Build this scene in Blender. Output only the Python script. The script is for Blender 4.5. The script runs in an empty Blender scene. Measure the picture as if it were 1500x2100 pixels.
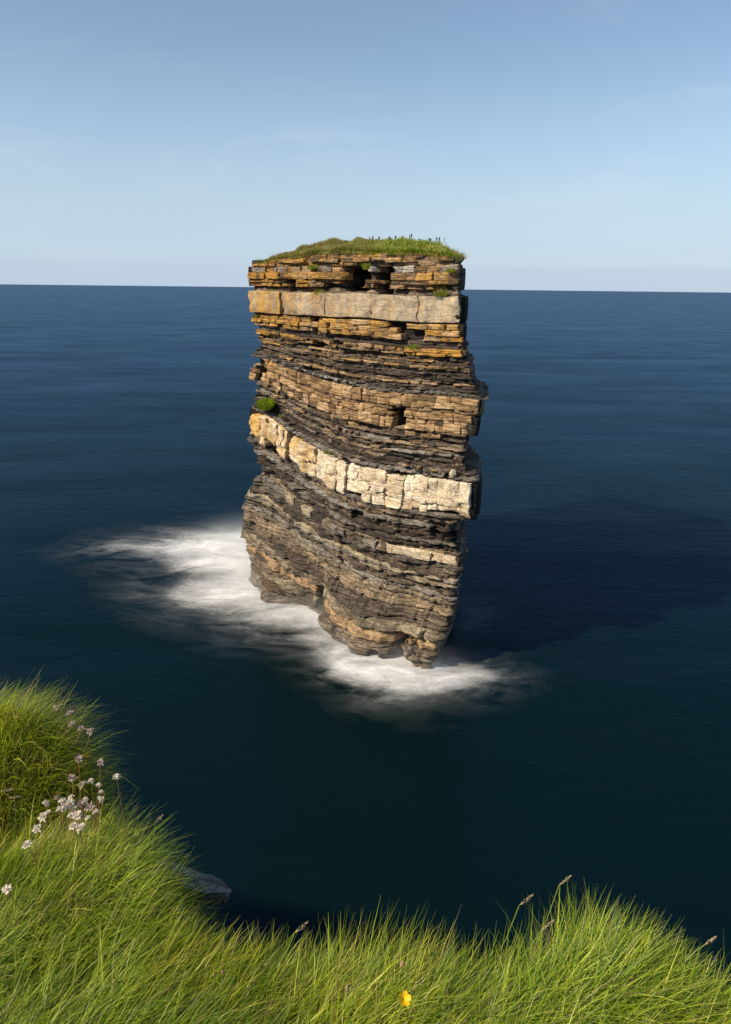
import bpy, math, random
import numpy as np
from mathutils import Matrix, Vector

random.seed(7)
RNG = np.random.default_rng(7)
scene = bpy.context.scene
COL = scene.collection

# ------------------------------------------------------------------ camera
EYE = (0.0, 0.0, 40.0)
PITCH, ROLL = math.radians(18.17), math.radians(0.65)
fwd = Vector((0, math.cos(PITCH), -math.sin(PITCH)))
up0 = Vector((0, math.sin(PITCH), math.cos(PITCH)))
rt0 = Vector((1, 0, 0))
rt = rt0 * math.cos(ROLL) + up0 * math.sin(ROLL)
upv = up0 * math.cos(ROLL) - rt0 * math.sin(ROLL)
cd = bpy.data.cameras.new('camera')
cd.sensor_fit = 'VERTICAL'
cd.sensor_height = 36.0
cd.lens = 24.0
cd.clip_start = 0.05
cd.clip_end = 120000
cam = bpy.data.objects.new('camera', cd)
COL.objects.link(cam)
m = Matrix((rt, upv, -fwd)).transposed().to_4x4()
m.translation = Vector(EYE)
cam.matrix_world = m
scene.camera = cam

# ------------------------------------------------------------------ sky, sun, exposure
SUN_EL = math.radians(36)
SUN_AZ = Vector((-0.90, -0.44))                 # horizontal direction towards the sun
SUN_AZ.normalize()
world = bpy.data.worlds.new('World')
scene.world = world
world.use_nodes = True
wn = world.node_tree
wn.nodes.clear()
wo = wn.nodes.new('ShaderNodeOutputWorld')
bg = wn.nodes.new('ShaderNodeBackground')
sky = wn.nodes.new('ShaderNodeTexSky')
sky.sky_type = 'NISHITA'
sky.sun_disc = False
sky.sun_elevation = SUN_EL
sky.sun_rotation = math.atan2(SUN_AZ.x, SUN_AZ.y)
sky.altitude = 0
sky.air_density = 1.0
sky.dust_density = 0.0
sky.ozone_density = 1.0
bg.inputs['Strength'].default_value = 0.105
tc = wn.nodes.new('ShaderNodeTexCoord')
sx = wn.nodes.new('ShaderNodeSeparateXYZ')
wn.links.new(tc.outputs['Generated'], sx.inputs[0])
def wmap(src, a, b, c, d):
    q = wn.nodes.new('ShaderNodeMapRange')
    q.interpolation_type = 'SMOOTHSTEP'
    wn.links.new(src, q.inputs['Value'])
    for nm, v in (('From Min', a), ('From Max', b), ('To Min', c), ('To Max', d)):
        q.inputs[nm].default_value = v
    return q.outputs['Result']
def wmix(fac, a, b, blend='MIX'):
    q = wn.nodes.new('ShaderNodeMix')
    q.data_type = 'RGBA'
    q.blend_type = blend
    for sock, v in ((q.inputs[0], fac), (q.inputs[6], a), (q.inputs[7], b)):
        if isinstance(v, bpy.types.NodeSocket):
            wn.links.new(v, sock)
        else:
            sock.default_value = v if not isinstance(v, tuple) else (*v, 1)
    return q.outputs[2]
# maritime haze near the horizon, the same all round
hz = wmap(sx.outputs['Z'], -0.02, 0.30, 0.92, 0.10)
skc = wmix(hz, sky.outputs[0], (3.7, 4.75, 5.95))
# thin high cloud, and a low bank along the horizon
cn = wn.nodes.new('ShaderNodeTexNoise')
cm = wn.nodes.new('ShaderNodeMapping')
cm.inputs['Scale'].default_value = (2.2, 2.2, 9.0)
cm.inputs['Rotation'].default_value = (0.0, 0.35, 0.4)
wn.links.new(tc.outputs['Generated'], cm.inputs['Vector'])
wn.links.new(cm.outputs[0], cn.inputs['Vector'])
cn.inputs['Scale'].default_value = 1.6
cn.inputs['Detail'].default_value = 6
cn.inputs['Roughness'].default_value = 0.62
cn.inputs['Distortion'].default_value = 0.6
skc = wmix(wmap(cn.outputs['Fac'], 0.5, 0.85, 0.0, 0.22), skc, (6.3, 6.7, 7.3))
lb = wmap(sx.outputs['Z'], 0.022, 0.034, 0.38, 0.0)
skc = wmix(lb, skc, (3.55, 4.35, 5.6))
wn.links.new(skc, bg.inputs[0])
wn.links.new(bg.outputs[0], wo.inputs[0])

sl = bpy.data.lights.new('sun', 'SUN')
sl.energy = 5.0
sl.angle = math.radians(1.2)
sl.color = (1.0, 0.865, 0.66)
sun = bpy.data.objects.new('sun', sl)
COL.objects.link(sun)
sdir = Vector((SUN_AZ.x * math.cos(SUN_EL), SUN_AZ.y * math.cos(SUN_EL), math.sin(SUN_EL)))
sun.rotation_euler = sdir.to_track_quat('Z', 'Y').to_euler()
sun.location = (-60, -40, 90)

vs = scene.view_settings
vs.view_transform = 'Standard'
vs.look = 'None'
vs.exposure = 0.32
vs.gamma = 1.0
vs.use_curve_mapping = False
scene.cycles.use_denoising = True
scene.cycles.max_bounces = 8
scene.cycles.transparent_max_bounces = 24
scene.cycles.volume_bounces = 2
scene.cycles.volume_step_rate = 2.0
scene.cycles.volume_max_steps = 48
scene.cycles.max_bounces = 6

# ------------------------------------------------------------------ numeric helpers
def h3(ix, iy, iz, seed):
    M = 0xFFFFFFFF
    h = (ix.astype(np.int64) * 374761393 + iy.astype(np.int64) * 668265263
         + iz.astype(np.int64) * 2147483647 + seed * 974634777) & M
    h = ((h ^ (h >> 13)) * 1274126177) & M
    h = ((h ^ (h >> 16)) * 2246822519) & M
    return ((h ^ (h >> 15)) & 0xFFFFFF) / float(0xFFFFFF)

def vnoise(x, y, z=0.0, seed=0):
    x, y, z = np.broadcast_arrays(np.asarray(x, float), np.asarray(y, float), np.asarray(z, float))
    fx, fy, fz = np.floor(x), np.floor(y), np.floor(z)
    tx, ty, tz = x - fx, y - fy, z - fz
    tx, ty, tz = tx * tx * (3 - 2 * tx), ty * ty * (3 - 2 * ty), tz * tz * (3 - 2 * tz)
    r = 0
    for a in (0, 1):
        for b in (0, 1):
            for c in (0, 1):
                w = (tx if a else 1 - tx) * (ty if b else 1 - ty) * (tz if c else 1 - tz)
                r = r + w * h3(fx + a, fy + b, fz + c, seed)
    return r * 2 - 1

def fbm(x, y, z=0.0, seed=0, oct=3, gain=0.5):
    r, a, f = 0, 1.0, 1.0
    for k in range(oct):
        r = r + a * vnoise(np.asarray(x) * f, np.asarray(y) * f, np.asarray(z) * f, seed + 17 * k)
        a *= gain
        f *= 2.03
    return r

def sstep(a, b, x):
    t = np.clip((np.asarray(x, float) - a) / (b - a), 0, 1)
    return t * t * (3 - 2 * t)

def steps(s, wmin, wmax, seed):
    """piecewise constant random value along s (blocky chipping)"""
    r = np.random.default_rng(seed)
    edges = [-80.0]
    while edges[-1] < 140:
        edges.append(edges[-1] + r.uniform(wmin, wmax))
    vals = r.uniform(-1, 1, len(edges) + 1)
    idx = np.searchsorted(edges, s)
    return vals[idx]

def mesh_obj(name, verts, faces, mat, parent=None, smooth=False, loc=None):
    me = bpy.data.meshes.new(name)
    me.from_pydata([tuple(v) for v in verts], [], [tuple(f) for f in faces])
    me.materials.append(mat)
    if smooth:
        me.polygons.foreach_set('use_smooth', [True] * len(me.polygons))
    me.update()
    o = bpy.data.objects.new(name, me)
    COL.objects.link(o)
    if parent is not None:
        o.parent = parent
    if loc is not None:
        o.location = loc
    return o

def fast_mesh(name, V, Q, mat, parent=None, smooth=False):
    """V (n,3), Q (m,k) all same k"""
    V = np.asarray(V, np.float32)
    Q = np.asarray(Q, np.int32)
    k = Q.shape[1]
    me = bpy.data.meshes.new(name)
    me.vertices.add(len(V))
    me.vertices.foreach_set('co', V.ravel())
    me.loops.add(Q.size)
    me.loops.foreach_set('vertex_index', Q.ravel())
    me.polygons.add(len(Q))
    me.polygons.foreach_set('loop_start', np.arange(0, Q.size, k, dtype=np.int32))
    me.polygons.foreach_set('loop_total', np.full(len(Q), k, dtype=np.int32))
    if smooth:
        me.polygons.foreach_set('use_smooth', np.ones(len(Q), dtype=bool))
    me.materials.append(mat)
    me.update(calc_edges=True)
    me.validate()
    o = bpy.data.objects.new(name, me)
    COL.objects.link(o)
    if parent is not None:
        o.parent = parent
    return o

def tag(o, label=None, cat=None, group=None, kind=None):
    if label: o['label'] = label
    if cat: o['category'] = cat
    if group: o['group'] = group
    if kind: o['kind'] = kind
    return o

def empty(name, loc):
    o = bpy.data.objects.new(name, None)
    o.empty_display_size = 0.2
    COL.objects.link(o)
    o.location = loc
    return o

# ------------------------------------------------------------------ materials
class NT:
    def __init__(self, name):
        self.m = bpy.data.materials.new(name)
        self.m.use_nodes = True
        self.t = self.m.node_tree
        self.t.nodes.clear()
        self.out = self.n('ShaderNodeOutputMaterial')
    def n(self, typ, **kw):
        nd = self.t.nodes.new(typ)
        for k, v in kw.items():
            setattr(nd, k, v)
        return nd
    def l(self, a, b):
        self.t.links.new(a, b)
    def val(self, sock, v):
        if hasattr(v, 'bl_rna') and isinstance(v, bpy.types.NodeSocket):
            self.l(v, sock)
        else:
            sock.default_value = v
    def pos(self, scale=(1, 1, 1)):
        g = self.n('ShaderNodeNewGeometry')
        mp = self.n('ShaderNodeVectorMath', operation='MULTIPLY')
        self.l(g.outputs['Position'], mp.inputs[0])
        mp.inputs[1].default_value = scale
        return mp.outputs[0]
    def noise(self, vec, scale=1.0, detail=4.0, rough=0.55, dist=0.0):
        nd = self.n('ShaderNodeTexNoise')
        self.l(vec, nd.inputs['Vector'])
        nd.inputs['Scale'].default_value = scale
        nd.inputs['Detail'].default_value = detail
        nd.inputs['Roughness'].default_value = rough
        nd.inputs['Distortion'].default_value = dist
        return nd.outputs['Fac']
    def ramp(self, fac, stops, interp='LINEAR'):
        nd = self.n('ShaderNodeValToRGB')
        nd.color_ramp.interpolation = interp
        el = nd.color_ramp.elements
        while len(el) < len(stops):
            el.new(0.5)
        for e, (p, c) in zip(el, stops):
            e.position = p
            e.color = c if len(c) == 4 else (*c, 1)
        self.l(fac, nd.inputs['Fac'])
        return nd.outputs['Color']
    def rng(self, v, a, b, c=0.0, d=1.0):
        nd = self.n('ShaderNodeMapRange')
        nd.clamp = True
        self.val(nd.inputs['Value'], v)
        nd.inputs['From Min'].default_value = a
        nd.inputs['From Max'].default_value = b
        nd.inputs['To Min'].default_value = c
        nd.inputs['To Max'].default_value = d
        return nd.outputs['Result']
    def math(self, op, a, b=None):
        nd = self.n('ShaderNodeMath', operation=op)
        self.val(nd.inputs[0], a)
        if b is not None:
            self.val(nd.inputs[1], b)
        return nd.outputs[0]
    def mix(self, fac, a, b, blend='MIX'):
        nd = self.n('ShaderNodeMix', data_type='RGBA', blend_type=blend)
        self.val(nd.inputs[0], fac)
        self.val(nd.inputs[6], a if not isinstance(a, tuple) else (*a, 1))
        self.val(nd.inputs[7], b if not isinstance(b, tuple) else (*b, 1))
        return nd.outputs[2]
    def bsdf(self, color, rough=0.9, spec=0.3, normal=None):
        b = self.n('ShaderNodeBsdfPrincipled')
        self.val(b.inputs['Base Color'], color if not isinstance(color, tuple) else (*color, 1))
        self.val(b.inputs['Roughness'], rough)
        b.inputs['Specular IOR Level'].default_value = spec
        if normal is not None:
            self.l(normal, b.inputs['Normal'])
        self.l(b.outputs[0], self.out.inputs['Surface'])
        return b
    def bump(self, h, dist=0.1, strength=1.0, prev=None):
        nd = self.n('ShaderNodeBump')
        nd.inputs['Strength'].default_value = strength
        nd.inputs['Distance'].default_value = dist
        self.l(h, nd.inputs['Height'])
        if prev is not None:
            self.l(prev, nd.inputs['Normal'])
        return nd.outputs[0]

def rock_mat(name, dark, mid, light, lichen=(0.42, 0.215, 0.035), amount=0.0, strata=7.0, bump=0.1, band=0.5, tint=0.3, patch=0.3, part=0.8, stain=0.45, crk=0.5):
    k = NT(name)
    p = k.pos()
    big = k.noise(k.pos((0.35, 0.35, 1.2)), 1.0, 4, 0.6)
    fine = k.noise(k.pos((1, 1, 2.2)), 3.2, 5, 0.65)
    lay = k.noise(k.pos((0.16, 0.16, 1.0)), strata, 3, 0.6, 0.3)
    t = k.math('ADD', k.math('MULTIPLY', big, 0.45), k.math('MULTIPLY', fine, 0.55 - 0.25 * band))
    t = k.math('ADD', t, k.math('MULTIPLY', k.math('SUBTRACT', lay, 0.5), band * 0.9))
    pat = k.noise(k.pos((0.22, 0.22, 0.30)), 1.0, 3, 0.6, 0.5)
    t = k.math('ADD', t, k.math('MULTIPLY', k.math('SUBTRACT', pat, 0.5), patch))
    oi = k.n('ShaderNodeObjectInfo')
    t = k.math('ADD', t, k.math('MULTIPLY', k.math('SUBTRACT', oi.outputs['Random'], 0.5), tint))
    c = k.ramp(t, [(0.30, dark), (0.47, mid), (0.66, light)])
    # warm/grey staining in vertical streaks
    st = k.noise(k.pos((1.3, 1.3, 0.22)), 0.9, 4, 0.6, 0.4)
    at = k.n('ShaderNodeAttribute', attribute_type='OBJECT', attribute_name='lichen')
    gp = k.n('ShaderNodeNewGeometry')
    ds = k.n('ShaderNodeVectorMath', operation='DOT_PRODUCT')
    k.l(gp.outputs['Position'], ds.inputs[0])
    ds.inputs[1].default_value = (-0.7524, 0.6587, 0)
    sco = k.math('SUBTRACT', ds.outputs['Value'], 36.26)
    sz = k.n('ShaderNodeSeparateXYZ')
    k.l(gp.outputs['Position'], sz.inputs[0])
    grow = k.math('MULTIPLY', k.rng(sco, 3, 31, 0.42, 1.0), k.rng(sz.outputs['Z'], 28, 35))
    amt = k.math('ADD', k.math('ADD', at.outputs['Fac'], amount), k.math('MULTIPLY', grow, 0.54))
    thr = k.math('SUBTRACT', 0.80, k.math('MULTIPLY', amt, 0.5))
    li = k.math('MULTIPLY', k.math('SUBTRACT', k.math('ADD', k.math('MULTIPLY', st, 0.65), k.math('MULTIPLY', fine, 0.35)), thr), 7.0)
    li = k.rng(li, 0.0, 1.0)
    lic = k.mix(k.noise(p, 1.7, 3), lichen, tuple(min(1, v * 1.35) for v in lichen))
    c = k.mix(k.math('MULTIPLY', li, 0.85), c, lic)
    # rain and seepage stains running down the face, whatever bed they cross
    sn = k.noise(k.pos((0.75, 0.75, 0.13)), 1.0, 5, 0.65, 0.6)
    c = k.mix(k.math('MULTIPLY', k.rng(sn, 0.50, 0.72), stain), c, tuple(v * 0.55 for v in dark))
    sn2 = k.noise(k.pos((1.9, 1.9, 0.9)), 1.0, 6, 0.7, 0.3)
    c = k.mix(k.math('MULTIPLY', k.rng(sn2, 0.53, 0.70), stain * 0.8), c, dark)
    vo = k.n('ShaderNodeTexVoronoi', feature='DISTANCE_TO_EDGE')
    k.l(k.pos((0.9, 0.9, 1.7)), vo.inputs['Vector'])
    vo.inputs['Scale'].default_value = 0.9
    crack = k.rng(vo.outputs['Distance'], 0.0, 0.03, 0.0, 1.0)
    c = k.mix(k.math('MULTIPLY', k.math('SUBTRACT', 1.0, crack), crk), c, tuple(v * 0.3 for v in dark))
    vp = k.n('ShaderNodeTexVoronoi', feature='DISTANCE_TO_EDGE')
    k.l(k.pos((0.30, 0.30, 2.6)), vp.inputs['Vector'])
    vp.inputs['Scale'].default_value = 1.0
    vp.inputs['Randomness'].default_value = 0.9
    parting = k.rng(vp.outputs['Distance'], 0.01, 0.09, 0.0, 1.0)
    crack = k.math('ADD', crack, k.math('MULTIPLY', parting, part * 1.6))
    c = k.mix(k.math('MULTIPLY', k.math('SUBTRACT', 1.0, parting), part * 0.75), c, tuple(v * 0.35 for v in dark))
    hgt = k.math('ADD', k.math('MULTIPLY', fine, 0.6), k.math('MULTIPLY', lay, 0.7))
    hgt = k.math('ADD', hgt, k.math('MULTIPLY', crack, 0.25))
    nb = k.bump(hgt, bump * 2.2, 0.9)
    nb = k.bump(k.noise(p, 14, 3, 0.7), bump * 0.35, 0.8, nb)
    k.bsdf(c, 0.93, 0.22, nb)
    return k.m

M = {}
M['massive'] = rock_mat('massive_sandstone', (0.17, 0.145, 0.125), (0.33, 0.265, 0.195), (0.50, 0.40, 0.27), amount=0.24, strata=2.0, bump=0.07, band=0.15, tint=0.10, part=0.05, patch=1.0, crk=.35, stain=.6)
M['orange'] = rock_mat('ochre_sandstone', (0.17, 0.105, 0.055), (0.35, 0.22, 0.105), (0.52, 0.36, 0.20), amount=0.16, part=.9, stain=.55, strata=4.0, bump=0.06, band=0.35)
M['cream'] = rock_mat('cream_sandstone', (0.36, 0.26, 0.16), (0.64, 0.53, 0.38), (0.78, 0.70, 0.56), lichen=(0.50, 0.28, 0.06), amount=0.30, stain=.36, crk=.75, strata=2.5, bump=0.08, band=0.15, tint=0.2, part=0.25, patch=.2)
M['flag'] = rock_mat('brown_flagstone', (0.11, 0.075, 0.048), (0.26, 0.17, 0.095), (0.43, 0.295, 0.17), amount=0.14, stain=.5, strata=8.0, bump=0.08, band=0.6, tint=0.5)
M['grey'] = rock_mat('grey_limestone', (0.16, 0.14, 0.12), (0.29, 0.26, 0.22), (0.45, 0.41, 0.36), amount=0.0, strata=4.0, bump=0.08, band=0.3)
M['shale'] = rock_mat('dark_shale', (0.064, 0.050, 0.040), (0.158, 0.121, 0.089), (0.36, 0.265, 0.17), amount=-0.06, strata=9.0, bump=0.14, band=0.7, tint=0.35, patch=.75)
M['lower'] = rock_mat('brown_grey_mudstone', (0.095, 0.076, 0.057), (0.225, 0.178, 0.125), (0.42, 0.345, 0.235), amount=-0.10, strata=3.6, bump=0.16, band=0.8, tint=0.5, patch=.5, part=.4)
M['side'] = rock_mat('shade_darkened_rock', (0.022, 0.020, 0.017), (0.05, 0.044, 0.036), (0.11, 0.092, 0.07), amount=-0.1, strata=6.0, bump=0.12, band=0.6)  # shade of the stack's right side put into the rock colour
M['rubble'] = rock_mat('grey_rubble', (0.09, 0.075, 0.062), (0.19, 0.165, 0.14), (0.36, 0.32, 0.27), amount=-0.1, strata=5.0, bump=0.14, band=0.3, tint=0.2)
M['cliff'] = rock_mat('headland_rock', (0.06, 0.055, 0.05), (0.13, 0.115, 0.10), (0.24, 0.21, 0.18), amount=-0.1, strata=7.0, bump=0.1, band=0.6)

def sea_mat():
    k = NT('sea_water')
    w1 = k.noise(k.pos((0.020, 0.055, 1)), 1.0, 5, 0.6, 0.4)
    w2 = k.noise(k.pos((0.25, 0.6, 1)), 1.0, 4, 0.6, 0.5)
    w3 = k.noise(k.pos((1.3, 2.6, 1)), 1.0, 3, 0.6)
    hgt = k.math('ADD', k.math('MULTIPLY', w2, 0.7), k.math('MULTIPLY', w3, 0.10))
    hgt = k.math('ADD', hgt, k.math('MULTIPLY', w1, 2.0))
    nb = k.bump(hgt, 0.30, 0.38)
    g = k.noise(k.pos((0.006, 0.014, 1)), 1.0, 4, 0.55, 0.5)
    c = k.ramp(g, [(0.34, (0.0006, 0.0080, 0.0068)), (0.5, (0.0009, 0.0074, 0.0092)), (0.66, (0.0015, 0.0084, 0.0130))])
    df = k.n('ShaderNodeBsdfDiffuse')
    k.l(c, df.inputs['Color'])
    gl = k.n('ShaderNodeBsdfGlossy')
    gl.inputs['Roughness'].default_value = 0.30
    gl.inputs['Color'].default_value = (0.50, 0.74, 1.0, 1)
    k.l(nb, gl.inputs['Normal'])
    fr = k.n('ShaderNodeFresnel')
    fr.inputs['IOR'].default_value = 1.33
    k.l(nb, fr.inputs['Normal'])
    mx = k.n('ShaderNodeMixShader')
    wp = k.noise(k.pos((0.011, 0.034, 1)), 1.0, 5, 0.6, 1.2)
    k.l(k.math('MULTIPLY', k.math('POWER', fr.outputs[0], 0.84), k.rng(wp, 0.32, 0.68, 0.25, 0.41)), mx.inputs[0])     # wave-averaged reflectance of a ruffled sea
    k.l(df.outputs[0], mx.inputs[1])
    k.l(gl.outputs[0], mx.inputs[2])
    k.l(mx.outputs[0], k.out.inputs['Surface'])
    return k.m
M['sea'] = sea_mat()

def blade_mat(name, trans=0.45, rough=0.38, spec=0.3):
    k = NT(name)
    a = k.n('ShaderNodeAttribute', attribute_name='tint')
    b = k.bsdf(a.outputs['Color'], rough, spec)
    tr = k.n('ShaderNodeBsdfTranslucent')
    k.l(k.mix(1.0, a.outputs['Color'], (1.0, 1.0, 0.45), 'MULTIPLY'), tr.inputs['Color'])
    mx = k.n('ShaderNodeMixShader')
    mx.inputs[0].default_value = trans
    k.l(b.outputs[0], mx.inputs[1])
    k.l(tr.outputs[0], mx.inputs[2])
    k.l(mx.outputs[0], k.out.inputs['Surface'])
    return k.m
M['blade'] = blade_mat('grass_blade')

def plain(name, c1, c2, scale=8.0, rough=0.7, trans=0.0):
    k = NT(name)
    n = k.noise(k.pos(), scale, 3)
    c = k.mix(n, c1, c2)
    b = k.bsdf(c, rough, 0.3)
    if trans:
        tr = k.n('ShaderNodeBsdfTranslucent')
        k.l(c, tr.inputs['Color'])
        mx = k.n('ShaderNodeMixShader')
        mx.inputs[0].default_value = trans
        k.l(b.outputs[0], mx.inputs[1])
        k.l(tr.outputs[0], mx.inputs[2])
        k.l(mx.outputs[0], k.out.inputs['Surface'])
    return k.m
M['soil'] = plain('turf_soil', (0.030, 0.034, 0.012), (0.075, 0.065, 0.025), 14.0, 0.95)
M['earth'] = plain('brown_earth', (0.06, 0.042, 0.025), (0.17, 0.12, 0.075), 3.0, 0.95)
M['stackturf'] = plain('stack_turf', (0.10, 0.12, 0.03), (0.22, 0.19, 0.06), 0.9, 0.95)

# ------------------------------------------------------------------ sea and foam
rings = [0, 30, 60, 100, 160, 300, 700, 2000, 8000, 30000, 70000]
NS = 96
V, Q = [], []
for r in rings:
    for i in range(NS):
        a = 2 * math.pi * i / NS
        V.append((r * math.cos(a), 60 + r * math.sin(a), 0.0))
for j in range(len(rings) - 1):
    for i in range(NS):
        Q.append((j * NS + i, (j + 1) * NS + i, (j + 1) * NS + (i + 1) % NS, j * NS + (i + 1) % NS))
tri = [(0, NS + i, NS + (i + 1) % NS) for i in range(NS)]
me = bpy.data.meshes.new('sea')
me.from_pydata(V, [], tri + Q[NS:])
me.materials.append(M['sea'])
sea = bpy.data.objects.new('sea', me)
COL.objects.link(sea)
tag(sea, kind='structure')

# ------------------------------------------------------------------ the sea stack
A0 = np.array([10.2, 66.7])
UU = np.array([-0.7524, 0.6587])                 # along the lit face, right to left
NN = np.array([-0.6587, -0.7524])                # out of the lit face
SL_T = [(-8, 36), (1.3, 34), (1.7, 36.0), (2.5, 36.9), (4.1, 36.6), (6.7, 35.1), (7.6, 36.0), (9.6, 35.2), (12.7, 32.4), (13.9, 31.3), (15.3, 32.7), (17.8, 33.5), (20.1, 33.2), (23.5, 32.6), (25.5, 31.9), (26.9, 31.4), (28.1, 31.5), (29.2, 33.2), (30.6, 32.4), (31.9, 31.0), (33.5, 31.7), (35.6, 32.0), (36.4, 32.4), (37.1, 32.1), (39.0, 32.2), (40.7, 32.9), (41.6, 32.6), (42.4, 32.1), (43.2, 31.3), (44, 30.5)]
SR_T = [(-8, 2.2), (0, 2.4), (3.7, 1.5), (7.6, 0.5), (9.3, 0.6), (11.9, 0.2), (13.9, 0.2), (14.8, 0.9), (16.6, 1.3), (18.0, -0.7), (19.0, -1.0), (22.1, -1.1), (22.8, 0.5), (24.8, 0.5), (26.6, 0.2), (27.9, -0.6), (29.4, -1.3), (30.1, -1.2), (30.7, -0.4), (32.3, 0.2), (34.1, 1.0), (35.2, 1.1), (36.9, 1.7), (39.4, 1.9), (41.4, 2.1), (42.7, 2.4), (44, 2.6)]
def interp(t, z):
    a = np.array(t)
    return np.interp(z, a[:, 0], a[:, 1])
BULGE_S = [-3, -1, 0.5, 2.5, 4.2, 6.0, 7.2, 10, 14, 16.9, 18.0, 19.5, 22.5, 25, 28.7, 32, 36, 40]
BULGE_N = [0.5, 1.5, 2.5, 2.6, 2.3, 2.6, 4.0, 4.8, 4.2, 3.4, 2.6, 1.0, 0.6, 1.4, 2.6, 1.0, -0.4, -1.5]
CARVE = [  # s0, s1, z0, z1, depth : recesses and sea caves in the face
    (14.2, 17.2, 39.7, 42.0, 3.6), (10.8, 12.4, 39.3, 42.6, 3.0), (5.0, 6.2, 42.0, 43.0, 1.1),
    (24.5, 26.3, 39.5, 40.9, 1.0), (20.5, 21.4, 33.4, 34.2, 0.9), (17.6, 18.4, 33.6, 34.3, 0.7),
    (7.4, 9.2, 26.0, 28.2, 0.8), (11.0, 15.5, 25.3, 26.0, 0.5),
    (18.2, 20.8, 1.0, 4.0, 2.6), (5.0, 6.3, -3.0, 3.4, 2.7), (7.4, 8.6, -2.0, 1.2, 1.3), (3.6, 4.4, 1.0, 3.6, 1.0),
    (12.2, 14.4, 14.5, 15.8, 0.9), (0.4, 3.4, 14.6, 16.6, 1.0), (27.0, 29.0, 19.6, 21.2, 0.7), (29.6, 31.6, 29.2, 31.4, 0.9),
    (22.5, 25.0, 15.4, 16.4, 0.9)]
def bulge(s, z):
    b = np.interp(s, BULGE_S, BULGE_N)
    w = 1 - sstep(0.5, 11.5, z)
    mid = 1.7 * np.exp(-((np.asarray(s) - 12) / 9.0) ** 2) * (1 - sstep(14, 31, z)) * sstep(6, 13, z)
    return b * w + mid + fract(s, z)
FRACT = [  # joint position, z range, step: rock on the right of the joint stands proud (+) or back (-)
    (8.7, 8.2, 17.6, .45), (4.6, 30.2, 36.8, .25), (12.6, 30.4, 34.3, -.35), (20.0, 30.4, 36.7, .30), (24.6, 5.0, 17.0, .35), (16.5, 5.0, 13.0, -.40),
    (11.3, -2.0, 8.0, .35), (3.0, -2.0, 7.5, -.5), (27.5, 31.0, 43.0, .22), (18.5, 22.3, 26.0, .3), (6.2, 22.4, 25.8, -.28), (27.8, 17.5, 21.8, .45), (22.4, 17.5, 21.8, -.3), (13.2, 39.4, 43.3, .25)]
def fract(s, z):
    r = 0.0 * np.asarray(s, float)
    z_lo, z_hi, s_lo = np.min(z) - .2, np.max(z) + .2, np.min(s) - .5
    for a, c, d, st in FRACT:
        if d < z_lo or c > z_hi or a < s_lo:
            continue
        jx = 0.18 * vnoise(np.asarray(z) * 1.3, a, 0, 6)
        r = r + st * (1 - sstep(a - .06, a + .06, s + jx)) * np.exp(-np.clip(a - s, 0, None) / 5.0) * sstep(c - .1, c + .1, z) * (1 - sstep(d - .1, d + .1, z))
    return r
def carve(s, z):
    s, z = np.broadcast_arrays(np.asarray(s, float), np.asarray(z, float))
    r = np.zeros(s.shape)
    s_lo, s_hi, z_lo, z_hi = s.min() - .6, s.max() + .6, z.min() - .2, z.max() + .2
    for a, b, c, d, dep in CARVE:
        if b < s_lo or a > s_hi or d < z_lo or c > z_hi:
            continue
        q = 0.12
        js = 0.35 * vnoise(z * 1.7, a, 0, 5)
        w = sstep(a - q, a + q, s + js) * (1 - sstep(b - q, b + q, s + js)) * sstep(c - .12, c + .12, z) * (1 - sstep(d - .12, d + .12, z))
        r = np.maximum(r, dep * w)
    return r
def dip(z, s):
    D = np.interp(z, [-8, 0, 8, 14, 18, 22, 26, 30, 36.3, 45], [1.5, 2.4, 2.8, 3.0, 3.2, 3.2, 2.5, 1.7, 0, 0])
    h = np.interp(s, [0, 11, 15, 19, 22, 25, 27, 29.5, 31.5, 36], [0, 0, .03, .13, .25, .42, .66, .92, 1, 1.02])
    sag = -0.45 * np.exp(-((np.asarray(s) - 13) / 7.0) ** 2) * np.interp(z, [0, 30, 36], [1, 1, 0])
    und = 0.10 * fbm(np.asarray(s) * 0.22, z * 0.05, 0, 91, 2) + 0.055 * fbm(np.asarray(s) * 0.8, z * 6.1, 0, 92, 2)
    return z + D * h + sag + und

stack = empty('sea_stack', (A0[0] - 8, A0[1] + 18, 0))
SB = np.array([A0[0] - 8, A0[1] + 18, 0.0])
tag(stack, 'tall layered sea stack of brown and cream rock with grassy top, rising from the sea', 'sea stack')

def plan(z, inset=0.0):
    """closed plan outline of the stack near height z: positions, outward normals, front weight, s"""
    sR, sL = interp(SR_T, z), interp(SL_T, z)
    F0, F1 = A0 + UU * sR, A0 + UU * sL
    C = F0 + np.array([1.7, 10.0])
    C2 = np.array([11.5, 94.0])
    Qb = np.array([-3.0, 108.0])
    G = F1 + np.array([2.0, 12.0])
    segs = [(F0, F1, 0.13), (F1, G, 0.4), (G, Qb, 1.2), (Qb, C2, 1.2), (C2, C, 0.6), (C, F0, 0.3)]
    P, kind, dist = [], [], []
    for k, (a, b, st) in enumerate(segs):
        n = max(2, int(np.linalg.norm(b - a) / st))
        for i in range(n):
            P.append(a + (b - a) * i / n)
            kind.append(k)
    P = np.array(P)
    kind = np.array(kind)
    T = np.roll(P, -1, 0) - np.roll(P, 1, 0)
    T /= np.linalg.norm(T, axis=1)[:, None]
    N = np.stack([-T[:, 1], T[:, 0]], 1)
    if ((P - P.mean(0)) * N).sum() < 0:
        N = -N
    d0 = np.linalg.norm(P - F0, axis=1)
    d1 = np.linalg.norm(P - F1, axis=1)
    wf = np.where(kind == 0, 1.0, np.where(kind >= 4, np.exp(-d0 / 3.0), np.exp(-d1 / 3.0)))
    s = (P - A0) @ UU
    return P, N, wf, s, kind

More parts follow.
